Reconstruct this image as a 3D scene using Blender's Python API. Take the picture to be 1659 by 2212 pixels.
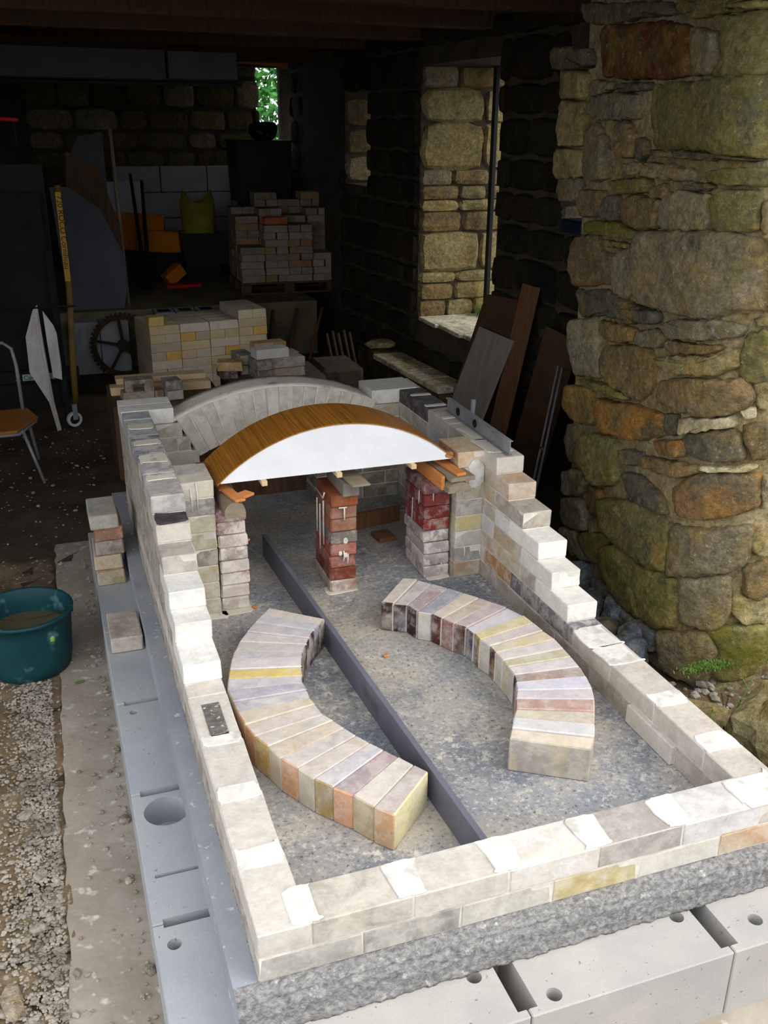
import bpy, bmesh, math, random
from mathutils import Vector, Matrix, Euler, noise
for o in list(bpy.data.objects): bpy.data.objects.remove(o)
SC = bpy.context.scene; COL = SC.collection
# ---------------------------------------------------------------- camera, sky, exposure
cam = bpy.data.cameras.new('camera'); camo = bpy.data.objects.new('camera', cam); COL.objects.link(camo)
camo.location = (-0.2586, -1.4852, 1.6857)
camo.rotation_euler = (1.182891, -0.007378, -0.339519)
cam.sensor_fit = 'HORIZONTAL'; cam.sensor_width = 36; cam.lens = 2058.88/1659*36
cam.clip_start = 0.05; cam.clip_end = 200
SC.camera = camo
w = bpy.data.worlds.new('world'); SC.world = w; w.use_nodes = True
wn = w.node_tree; wn.nodes.clear()
wo = wn.nodes.new('ShaderNodeOutputWorld'); wb = wn.nodes.new('ShaderNodeBackground')
wt = wn.nodes.new('ShaderNodeTexCoord'); ws = wn.nodes.new('ShaderNodeSeparateXYZ'); wr = wn.nodes.new('ShaderNodeValToRGB')
wn.links.new(wt.outputs['Generated'], ws.inputs[0]); wn.links.new(ws.outputs['Z'], wr.inputs[0])
# overcast sky: the zenith is about somewhat brighter than the horizon
wr.color_ramp.elements[0].position = 0.0; wr.color_ramp.elements[0].color = (0.76, 0.78, 0.82, 1)
wr.color_ramp.elements[1].position = 1.0; wr.color_ramp.elements[1].color = (0.95, 0.97, 1.0, 1)
wn.links.new(wr.outputs[0], wb.inputs[0]); wn.links.new(wb.outputs[0], wo.inputs[0])
wb.inputs[1].default_value = 2.55
sun = bpy.data.lights.new('sun', 'SUN'); suno = bpy.data.objects.new('sun', sun); COL.objects.link(suno)
sun.energy = 1.5; sun.angle = math.radians(40); sun.color = (1.0, 0.93, 0.82)
suno.rotation_euler = (math.radians(50), 0, math.radians(55))
SC.view_settings.view_transform = 'Standard'; SC.view_settings.look = 'None'
SC.view_settings.gamma = 1; SC.view_settings.use_curve_mapping = False
SC.view_settings.exposure = 0.1

c = 0.066            # course height of the firebricks
R = random.Random(5)
def lin(r, g=None, b=None):
    if g is None: r, g, b = r
    f = lambda v: (v/255/12.92) if v/255 <= .04045 else ((v/255+.055)/1.055)**2.4
    return (f(r), f(g), f(b))
# ---------------------------------------------------------------- materials
class NT:
    def __init__(s, name, rough=.9, metal=0, spec=.3):
        s.m = bpy.data.materials.new(name); s.m.use_nodes = True; s.t = s.m.node_tree
        s.b = s.t.nodes['Principled BSDF']; s.b.inputs['Roughness'].default_value = rough; s.b.inputs['Metallic'].default_value = metal
        s.b.inputs['Specular IOR Level'].default_value = spec
    def n(s, ty, **k):
        x = s.t.nodes.new(ty)
        for a, v in k.items(): setattr(x, a, v)
        return x
    def l(s, a, b): s.t.links.new(a, b)
    def vec(s, kind='object', off=37.0):
        if kind == 'object': v = s.n('ShaderNodeTexCoord').outputs['Object']
        else: v = s.n('ShaderNodeNewGeometry').outputs['Position']
        if off:
            i = s.n('ShaderNodeObjectInfo'); m = s.n('ShaderNodeMath', operation='MULTIPLY'); m.inputs[1].default_value = off
            s.l(i.outputs['Random'], m.inputs[0]); a = s.n('ShaderNodeVectorMath', operation='ADD'); s.l(v, a.inputs[0]); s.l(m.outputs[0], a.inputs[1]); v = a.outputs[0]
        return v
    def noise(s, v, scale, detail=3, dist=0, rough=.55):
        x = s.n('ShaderNodeTexNoise'); x.inputs['Scale'].default_value = scale; x.inputs['Detail'].default_value = detail
        x.inputs['Distortion'].default_value = dist; x.inputs['Roughness'].default_value = rough; s.l(v, x.inputs['Vector']); return x.outputs['Fac']
    def ramp(s, f, a, b, ca=(0, 0, 0), cb=(1, 1, 1)):
        x = s.n('ShaderNodeValToRGB'); e = x.color_ramp.elements; e[0].position = a; e[1].position = b
        e[0].color = (*ca, 1); e[1].color = (*cb, 1); s.l(f, x.inputs[0]); return x.outputs[0]
    def mix(s, f, a, b, mode='MIX'):
        x = s.n('ShaderNodeMix', data_type='RGBA', blend_type=mode)
        for sock, v in ((x.inputs[0], f), (x.inputs[6], a), (x.inputs[7], b)):
            if isinstance(v, (int, float)): sock.default_value = v
            elif isinstance(v, tuple): sock.default_value = (*v, 1)
            else: s.l(v, sock)
        return x.outputs[2]
    def mul(s, a, b):
        x = s.n('ShaderNodeMath', operation='MULTIPLY')
        for k, v in enumerate((a, b)):
            if isinstance(v, (int, float)): x.inputs[k].default_value = v
            else: s.l(v, x.inputs[k])
        return x.outputs[0]
    def attr(s, name):
        x = s.n('ShaderNodeAttribute', attribute_type='OBJECT', attribute_name=name); return x
    def bump(s, f, dist=.002, strength=.6, prev=None):
        x = s.n('ShaderNodeBump'); x.inputs['Distance'].default_value = dist; x.inputs['Strength'].default_value = strength; s.l(f, x.inputs['Height'])
        if prev is not None: s.l(prev, x.inputs['Normal'])
        return x.outputs[0]
    def out(s, col, nrm=None):
        if isinstance(col, tuple): s.b.inputs['Base Color'].default_value = (*col, 1)
        else: s.l(col, s.b.inputs['Base Color'])
        if nrm is not None: s.l(nrm, s.b.inputs['Normal'])
        return s.m
def brick_material(name, src):
    k = NT(name, .92, 0, .15); v = k.vec()
    base = k.n('ShaderNodeObjectInfo').outputs['Color'] if src is None else k.attr(src).outputs['Color']
    big = k.noise(v, 11, 3, .6)
    st = k.mul(k.mul(k.ramp(big, .44, .68), k.attr('stain_amount').outputs['Fac']), .8)
    col = k.mix(st, base, k.attr('stain').outputs['Color'])
    fine = k.noise(v, 90, 4); col = k.mix(.75, col, k.mix(fine, (.68, .68, .68), (1.18, 1.17, 1.15)), 'MULTIPLY')
    cloud = k.noise(v, 22, 3); col = k.mix(.6, col, k.ramp(cloud, .3, .7, (.72, .71, .70), (1.0, 1.0, 1.0)), 'MULTIPLY')
    lm = k.mul(k.ramp(k.noise(v, 16, 6, .15, .72), .47, .58), k.attr('lime').outputs['Fac'])
    col = k.mix(lm, col, lin(214, 206, 196))
    col = k.mix(k.mul(k.ramp(k.noise(v, 120, 1), .72, .78), .5), col, k.mix(.4, col, (.12, .11, .10)))
    nr = k.bump(k.noise(v, 40, 5), .004, .5); nr = k.bump(fine, .0012, .6, nr)
    return k.out(col, nr)
BR = brick_material('brick', None); BE = brick_material('brick_inner_end', 'endc'); BO = brick_material('brick_outer_end', 'outc')
def plain(name, c1, c2, scale=8, rough=.85, bd=.002, bs=40, c3=None, th=(.6, .66), s3=60, metal=0, spec=.3, space='object', off=37.0, dist=0.4, det=4):
    k = NT(name, rough, metal, spec); v = k.vec(space, off)
    col = k.mix(k.ramp(k.noise(v, scale, det, dist), .35, .65), lin(c1), lin(c2))
    if c3 is not None: col = k.mix(k.ramp(k.noise(v, s3, 3), *th), col, lin(c3))
    fine = k.noise(v, bs*2.5, 3); col = k.mix(.5, col, k.mix(fine, (.72, .72, .72), (1.14, 1.14, 1.14)), 'MULTIPLY')
    nr = k.bump(k.noise(v, bs, 5), bd, .7) if bd else None
    return k.out(col, nr)
MORTAR = plain('lime_mortar', (196, 188, 176), (226, 220, 210), 14, .95, .003, 70)
MORTAR_GREY = plain('aged_mortar', (176, 166, 148), (146, 138, 122), 9, .95, .006, 50, (96, 90, 78), (.6, .68), 25, space='position')
SMEAR = plain('white_mortar', (206, 202, 194), (226, 223, 217), 20, .95, .002, 60, (188, 183, 175), (.56, .68), 16)
PLASTER = plain('fire_plaster', (204, 197, 182), (222, 214, 200), 6, .95, .003, 40, (150, 146, 138), (.62, .72), 14)
def floor_material():
    k = NT('slab_concrete', .93, 0, .15); v = k.vec('position', 0)
    a = k.ramp(k.noise(v, 2.2, 4, .4, .6), .36, .62)
    col = k.mix(a, lin(134, 138, 146), lin(176, 168, 154))
    col = k.mix(k.ramp(k.noise(v, 3.0, 5, .3, .7), .50, .70), col, lin(98, 104, 118))
    col = k.mix(k.mul(k.ramp(k.noise(v, 26, 6, .2, .8), .52, .60), k.ramp(k.noise(v, 2.6, 3, 0), .42, .62)), col, lin(206, 200, 188))
    f = k.noise(v, 70, 4, 0, .75); col = k.mix(k.ramp(f, .56, .66), col, lin(196, 192, 182)); col = k.mix(k.ramp(f, .34, .44, (1, 1, 1), (0, 0, 0)), col, lin(92, 92, 96))
    return k.out(col, k.bump(k.noise(v, 60, 5), .003, .7))
SLABF = floor_material()
SLABE = plain('rough_concrete', (156, 154, 152), (112, 112, 112), 70, .95, .020, 60, (190, 188, 184), (.62, .74), 40, space='position', off=0)
SLABL = plain('smooth_concrete', (144, 148, 158), (158, 161, 167), 5, .9, .001, 50, (196, 192, 180), (.64, .68), 30, space='position', off=0)
BLOCK = plain('block_concrete', (154, 158, 166), (168, 169, 170), 4, .93, .0015, 120, (120, 122, 126), (.68, .72), 80)
BLOCKF = plain('block_concrete_warm', (176, 171, 164), (162, 160, 157), 4, .93, .0015, 120, (120, 118, 114), (.68, .72), 80)
FOOT = plain('footing_concrete', (166, 157, 144), (146, 136, 122), 5, .95, .004, 40, (196, 192, 184), (.6, .7), 20, space='position', off=0)
DIRT = plain('dirt', (126, 108, 84), (96, 80, 60), 9, 1, .012, 30, (160, 150, 134), (.60, .66), 40, space='position', off=0)
DARKDIRT = plain('shed_dirt', (84, 70, 54), (58, 48, 38), 3, 1, .010, 25, (110, 98, 80), (.66, .72), 30, space='position', off=0)
PEBBLE = plain('pebble', (168, 160, 148), (120, 112, 100), 14, .95, .001, 60, space='position')
GRASS = plain('grass', (70, 104, 36), (104, 132, 52), 20, .8, 0, 60)
STEEL = plain('galvanised_steel', (156, 158, 162), (130, 134, 140), 12, .5, .0003, 60, metal=.25)
GREYMETAL = plain('dark_grey_board', (98, 98, 112), (110, 110, 122), 6, .5, .0003, 80, (84, 74, 80), (.62, .72), 5)
POLY = plain('white_polystyrene', (232, 234, 238), (222, 224, 228), 5, .9, .0008, 160, (232, 216, 186), (.70, .78), 7)
DARK = plain('blackened_metal', (30, 29, 28), (20, 20, 20), 8, .8, .001, 40)
BLACKP = plain('black_plastic', (20, 20, 22), (14, 14, 16), 4, .5, .0005, 20)
WHITEC = plain('pale_cloth', (216, 212, 206), (196, 190, 186), 9, .9, .002, 30)
YPOST = plain('yellow_brown_paint', (120, 92, 40), (92, 76, 34), 10, .6, .001, 30)
RUST = plain('rusty_iron', (70, 52, 36), (46, 36, 28), 20, .9, .003, 40)
TEAL = plain('dark_green_plastic', (16, 68, 74), (12, 54, 62), 6, .55, .001, 25, (90, 128, 140), (.60, .72), 9)
WATER = NT('murky_water', .08, 0, .5).out(lin(92, 82, 58))
ORANGEP = plain('orange_card', (214, 132, 28), (196, 112, 20), 6, .8, .0005, 20)
YSACK = plain('yellow_sack', (150, 140, 40), (120, 112, 36), 7, .8, .002, 20)
WHITEP = plain('white_panel', (200, 202, 208), (184, 186, 192), 5, .8, .0005, 20)
RED = plain('red_plastic', (190, 40, 30), (170, 30, 24), 5, .6, 0, 20)
SKYB = plain('blue_plastic', (18, 36, 52), (14, 30, 44), 5, .6, 0, 20)
BLACKLET = plain('black_lettering', (20, 20, 20), (26, 26, 26), 5, .7, 0, 20)
WHITELET = plain('pale_label', (180, 200, 204), (164, 186, 190), 5, .7, 0, 20)
def wood(name, c1, c2, axis=1, sc=(60, 3, 60), rough=.7, spec=.3):
    k = NT(name, rough, 0, spec); v = k.vec()
    m = k.n('ShaderNodeMapping'); m.inputs['Scale'].default_value = sc; k.l(v, m.inputs['Vector'])
    g = k.noise(m.outputs[0], 1, 3, .3); col = k.mix(k.ramp(g, .3, .7), lin(c1), lin(c2))
    col = k.mix(.4, col, k.ramp(k.noise(v, 12, 3), .3, .7, (.7, .7, .7), (1, 1, 1)), 'MULTIPLY')
    return k.out(col, k.bump(g, .001, .4))
WGREY = wood('weathered_wood', (126, 112, 92), (150, 138, 120), sc=(40, 3, 60))
WORANGE = wood('orange_wood', (196, 122, 62), (216, 146, 84), sc=(70, 5, 90))
WPALE = wood('pale_wood', (208, 180, 136), (224, 200, 160), sc=(80, 6, 90))
WDARK = wood('dark_wood', (74, 54, 38), (96, 70, 48), sc=(50, 4, 8))
WBROWN = wood('brown_wood', (110, 76, 52), (136, 96, 66), sc=(60, 60, 4))
WGREYV = wood('grey_board', (150, 140, 130), (166, 158, 150), sc=(14, 14, 3))
LAM = wood('wood_grain_laminate', (178, 120, 44), (122, 74, 22), sc=(150, 2.5, 150), rough=.45, spec=.4)
SEATW = wood('varnished_seat', (176, 118, 58), (156, 98, 44), sc=(4, 50, 50), rough=.4)
def weather(k, w_, col, f=1.0):
    """lichen, iron stain and grime that run over stones and joints alike"""
    col = k.mix(k.mul(k.ramp(k.noise(w_, 6, 6, .3, .7), .48, .66), .60*f), col, lin(150, 122, 62))
    col = k.mix(k.mul(k.ramp(k.noise(w_, 9, 6, .2, .72), .53, .66), .60*f), col, lin(96, 96, 88))
    col = k.mix(k.mul(k.ramp(k.noise(w_, 13, 5, .2, .7), .58, .68), .5*f), col, lin(128, 122, 58))
    col = k.mix(.9, col, k.ramp(k.noise(w_, 38, 6, .2, .8), .36, .64, (.42, .41, .39), (1.22, 1.20, 1.16)), 'MULTIPLY')
    col = k.mix(k.mul(k.ramp(k.noise(w_, 48, 6, .2, .8), .58, .66), .45*f), col, lin(202, 192, 160))
    return col
def stone_material():
    k = NT('stone', .95, 0, .12); v = k.vec('position', 11.0); w_ = k.vec('position', 0)
    base = k.n('ShaderNodeObjectInfo').outputs['Color']
    col = k.mix(k.ramp(k.noise(v, 7, 6, .4, .7), .40, .62), base, k.attr('stain').outputs['Color'])
    col = weather(k, w_, col)
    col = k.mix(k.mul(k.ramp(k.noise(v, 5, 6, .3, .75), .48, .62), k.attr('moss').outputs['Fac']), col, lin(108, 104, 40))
    col = k.mix(k.attr('shade_amount').outputs['Fac'], col, (.010, .009, .007))  # paints the dimness of the shed interior into the stone colour
    nr = k.bump(k.noise(w_, 16, 6, .2, .75), .025, .8); nr = k.bump(k.noise(w_, 80, 5), .005, .8, nr)
    return k.out(col, nr)
def wall_mortar_material():
    k = NT('wall_mortar', .97, 0, .1); w_ = k.vec('position', 0)
    col = k.mix(k.ramp(k.noise(w_, 8, 5, .3, .7), .4, .6), lin(176, 162, 126), lin(142, 128, 94))
    return k.out(weather(k, w_, col, .8), k.bump(k.noise(w_, 30, 6, .2, .75), .02, .8))
STONE = stone_material()
CORE = wall_mortar_material()
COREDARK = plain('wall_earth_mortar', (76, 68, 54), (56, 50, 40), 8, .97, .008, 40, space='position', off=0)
CEIL = plain('old_ceiling_boards', (58, 48, 38), (40, 34, 28), 5, .95, .002, 20)
LEAF = plain('foliage', (44, 108, 54), (74, 150, 50), 6, .7, 0, 30)
# ---------------------------------------------------------------- object helpers
WM = {}
def link(name, data, mat=None, parent=None, loc=(0, 0, 0), rot=(0, 0, 0), scale=(1, 1, 1), color=None, **props):
    o = bpy.data.objects.new(name, data); COL.objects.link(o)
    if data is not None and mat is not None and hasattr(data, 'materials') and not data.materials:
        data.materials.append(mat)
    o.location = loc; o.rotation_euler = rot; o.scale = scale
    mw = Matrix.Translation(loc) @ Euler(rot).to_matrix().to_4x4() @ Matrix.Diagonal((*scale, 1))
    if parent is not None:
        o.parent = parent; o.matrix_parent_inverse = WM[parent.name].inverted()
    WM[o.name] = mw
    if color is not None: o.color = (*color, 1)
    for k_, v_ in props.items(): o[k_] = v_
    return o
def tag(o, label, cat, group=None, kind=None):
    o['label'] = label; o['category'] = cat
    if group: o['group'] = group
    if kind: o['kind'] = kind
    return o
def struct(o): o['kind'] = 'structure'; return o
def empty(name, loc): return link(name, None, loc=loc)
def mesh_from(bm, name, mats=(), smooth=False):
    me = bpy.data.meshes.new(name); bmesh.ops.recalc_face_normals(bm, faces=bm.faces); bm.to_mesh(me); bm.free()
    for m in mats: me.materials.append(m)
    if smooth:
        for p in me.polygons: p.use_smooth = True
    return me
def add_box(bm, x0, x1, y0, y1, z0, z1, mi=0):
    vs = [bm.verts.new(p) for p in ((x0, y0, z0), (x1, y0, z0), (x1, y1, z0), (x0, y1, z0), (x0, y0, z1), (x1, y0, z1), (x1, y1, z1), (x0, y1, z1))]
    for f in ((0, 3, 2, 1), (4, 5, 6, 7), (0, 1, 5, 4), (1, 2, 6, 5), (2, 3, 7, 6), (3, 0, 4, 7)):
        bm.faces.new([vs[i] for i in f]).material_index = mi
    return vs
def box(name, x0, x1, y0, y1, z0, z1, mat, parent=None, bev=.003, loc=None, rot=(0, 0, 0), **pr):
    """box given in world coordinates (or around loc when loc is given)"""
    bm = bmesh.new()
    if loc is None:
        loc = ((x0+x1)/2, (y0+y1)/2, z0); x0, x1, y0, y1, z0, z1 = x0-loc[0], x1-loc[0], y0-loc[1], y1-loc[1], 0, z1-loc[2]
    add_box(bm, x0, x1, y0, y1, z0, z1)
    if bev: bmesh.ops.bevel(bm, geom=bm.edges[:], offset=bev, segments=1, affect='EDGES')
    return link(name, mesh_from(bm, name, [mat]), None, parent, loc, rot, **pr)
def add_tube(bm, pts, r, seg=8, cap=True, mi=0):
    pts = [Vector(p) for p in pts]; rs = r if isinstance(r, (list, tuple)) else [r]*len(pts); rings = []
    for i, p in enumerate(pts):
        d = (pts[min(i+1, len(pts)-1)]-pts[max(i-1, 0)]).normalized(); u = d.orthogonal().normalized()
        if abs(d.z) < .95: u = d.cross(Vector((0, 0, 1))).normalized()
        v = d.cross(u)
        rings.append([bm.verts.new(p+(u*math.cos(2*math.pi*k/seg)+v*math.sin(2*math.pi*k/seg))*rs[i]) for k in range(seg)])
    for a, b in zip(rings[:-1], rings[1:]):
        for k in range(seg): bm.faces.new((a[k], a[(k+1) % seg], b[(k+1) % seg], b[k])).material_index = mi
    if cap: bm.faces.new(rings[0][::-1]); bm.faces.new(rings[-1])
def tube(name, pts, r, mat, parent=None, seg=8, smooth=True, **pr):
    bm = bmesh.new(); o = Vector(pts[0]); add_tube(bm, [Vector(p)-o for p in pts], r, seg)
    return link(name, mesh_from(bm, name, [mat], smooth), None, parent, tuple(o), **pr)
def prism(poly, z0, z1, bev=.002, mis=None, mats=(), name='prism', z0off=None):
    bm = bmesh.new(); n = len(poly)
    a = [bm.verts.new((*p, z0)) for p in poly]; b = [bm.verts.new((*p, z1)) for p in poly]
    bm.faces.new(a[::-1]); bm.faces.new(b)
    for i in range(n):
        f = bm.faces.new((a[i], a[(i+1) % n], b[(i+1) % n], b[i]))
        if mis: f.material_index = mis[i]
    if bev: bmesh.ops.bevel(bm, geom=bm.edges[:], offset=bev, segments=1, affect='EDGES', material=-1)
    return mesh_from(bm, name, mats)
# bricks: a few shared meshes per size, corners slightly worn
BC = {}
def brick_mesh(dx, dy, dz, var=None, wear=1.0):
    if var is None: var = R.randrange(4)
    key = (round(dx, 3), round(dy, 3), round(dz, 3), var, wear)
    if key not in BC:
        rr = random.Random(hash(key) & 0xffff if False else int(dx*1000)*7+int(dy*1000)*13+int(dz*1000)*31+var)
        bm = bmesh.new(); add_box(bm, -dx/2, dx/2, -dy/2, dy/2, 0, dz)
        bmesh.ops.bevel(bm, geom=bm.edges[:], offset=.0032*wear, segments=1, affect='EDGES')
        for v in bm.verts: v.co += Vector((rr.uniform(-1, 1), rr.uniform(-1, 1), rr.uniform(-1, 1) if v.co.z > .01 else 0))*.0012*wear
        if var in (1, 3) and wear > .5:   # a knocked corner
            t = Vector((dx/2*(1 if var == 1 else -1), -dy/2, dz))
            for v in bm.verts:
                d = (v.co-t).length
                if d < .012: v.co -= (t-Vector((0, 0, dz/2))).normalized()*.006
        BC[key] = mesh_from(bm, 'brick', [BR])
    return BC[key]
CREAM = lin(206, 196, 178); GREYB = lin(180, 174, 164); WHITEB = lin(232, 230, 224); DARKB = lin(84, 80, 80)
def brick(x, y, z, dx, dy, dz, col, parent=None, stain=None, sa=.0, lime=0, rot=0, name='brick', wear=1.0, var=None, jit=1, **pr):
    """centre x, y; bottom z"""
    v = 1+R.uniform(-.07, .07)*jit
    o = link(name, brick_mesh(dx, dy, dz, var, wear), None, parent, (x, y, z), (0, 0, rot), color=tuple(min(1, q*v) for q in col))
    o['stain'] = stain if stain else lin(176, 150, 104); o['stain_amount'] = float(sa); o['lime'] = float(lime)
    for k_, v_ in pr.items(): o[k_] = v_
    return o
def smear(x, y, z, rx, ry, parent, rot=0, th=.0032, mat=None, name='mortar_patch'):
    """thin uneven skin of mortar trowelled across a joint: square-ended across, ragged along"""
    bm = bmesh.new(); n = 44; top = []; bot = []; ph = [R.uniform(0, 6.28) for _ in range(4)]; across_x = rx >= ry
    for k in range(n):
        a = 2*math.pi*k/n; cx, cy = math.cos(a), math.sin(a)
        px = math.copysign(abs(cx)**(.12 if across_x else .5), cx)*rx; py = math.copysign(abs(cy)**(.5 if across_x else .12), cy)*ry
        q = 1+.14*math.sin(3*a+ph[0])+.10*math.sin(5*a+ph[1])+.07*math.sin(9*a+ph[2])+R.uniform(-.05, .05)
        if across_x: py *= q; px *= min(1.0, .98+.02*math.sin(7*a+ph[3]))
        else: px *= q; py *= min(1.0, .98+.02*math.sin(7*a+ph[3]))
        top.append(bm.verts.new((px*.97, py*.96, th))); bot.append(bm.verts.new((px, py, 0)))
    bm.faces.new(top); bm.faces.new(bot[::-1])
    for k in range(n): bm.faces.new((bot[k], bot[(k+1) % n], top[(k+1) % n], top[k]))
    return link(name, mesh_from(bm, name, [mat or SMEAR]), None, parent, (x, y, z), (0, 0, rot))
ORD = ['zeroth', 'first', 'second', 'third', 'fourth', 'fifth', 'sixth', 'seventh', 'eighth', 'ninth', 'tenth', 'eleventh', 'twelfth', 'thirteenth', 'fourteenth', 'fifteenth', 'sixteenth', 'seventeenth', 'eighteenth', 'nineteenth', 'twentieth', 'twenty-first', 'twenty-second']
ROWL=[[0.358,1.442,0.524,1.298],[0.324,1.398,0.494,1.264],[0.288,1.351,0.467,1.228],[0.249,1.299,0.439,1.187],[0.213,1.245,0.422,1.153],[0.186,1.188,0.397,1.112],[0.166,1.136,0.384,1.075],[0.148,1.077,0.37,1.02],[0.134,1.027,0.357,0.971],[0.12,0.965,0.348,0.93],[0.124,0.898,0.35,0.889],[0.126,0.839,0.346,0.848],[0.133,0.772,0.352,0.809],[0.149,0.712,0.361,0.752],[0.172,0.654,0.381,0.716],[0.193,0.593,0.399,0.672],[0.224,0.536,0.42,0.627],[0.253,0.48,0.444,0.583],[0.29,0.432,0.47,0.541],[0.329,0.385,0.496,0.499],[0.364,0.324,0.523,0.452],[0.402,0.277,0.549,0.411]]
ROWR=[[0.885,1.508,0.743,1.349],[0.935,1.481,0.779,1.322],[0.974,1.433,0.822,1.298],[1.016,1.379,0.839,1.241],[1.054,1.325,0.879,1.212],[1.091,1.272,0.9,1.168],[1.12,1.225,0.924,1.121],[1.153,1.173,0.953,1.083],[1.18,1.101,0.96,1.038],[1.187,1.041,0.962,0.992],[1.194,0.982,0.976,0.946],[1.205,0.922,0.976,0.903],[1.201,0.857,0.977,0.854],[1.199,0.803,0.977,0.813],[1.194,0.744,0.973,0.767],[1.183,0.687,0.959,0.727],[1.163,0.616,0.941,0.684],[1.139,0.565,0.918,0.645],[1.109,0.512,0.896,0.599],[1.074,0.455,0.867,0.56],[1.042,0.403,0.84,0.517],[1.005,0.356,0.814,0.477]]
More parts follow.
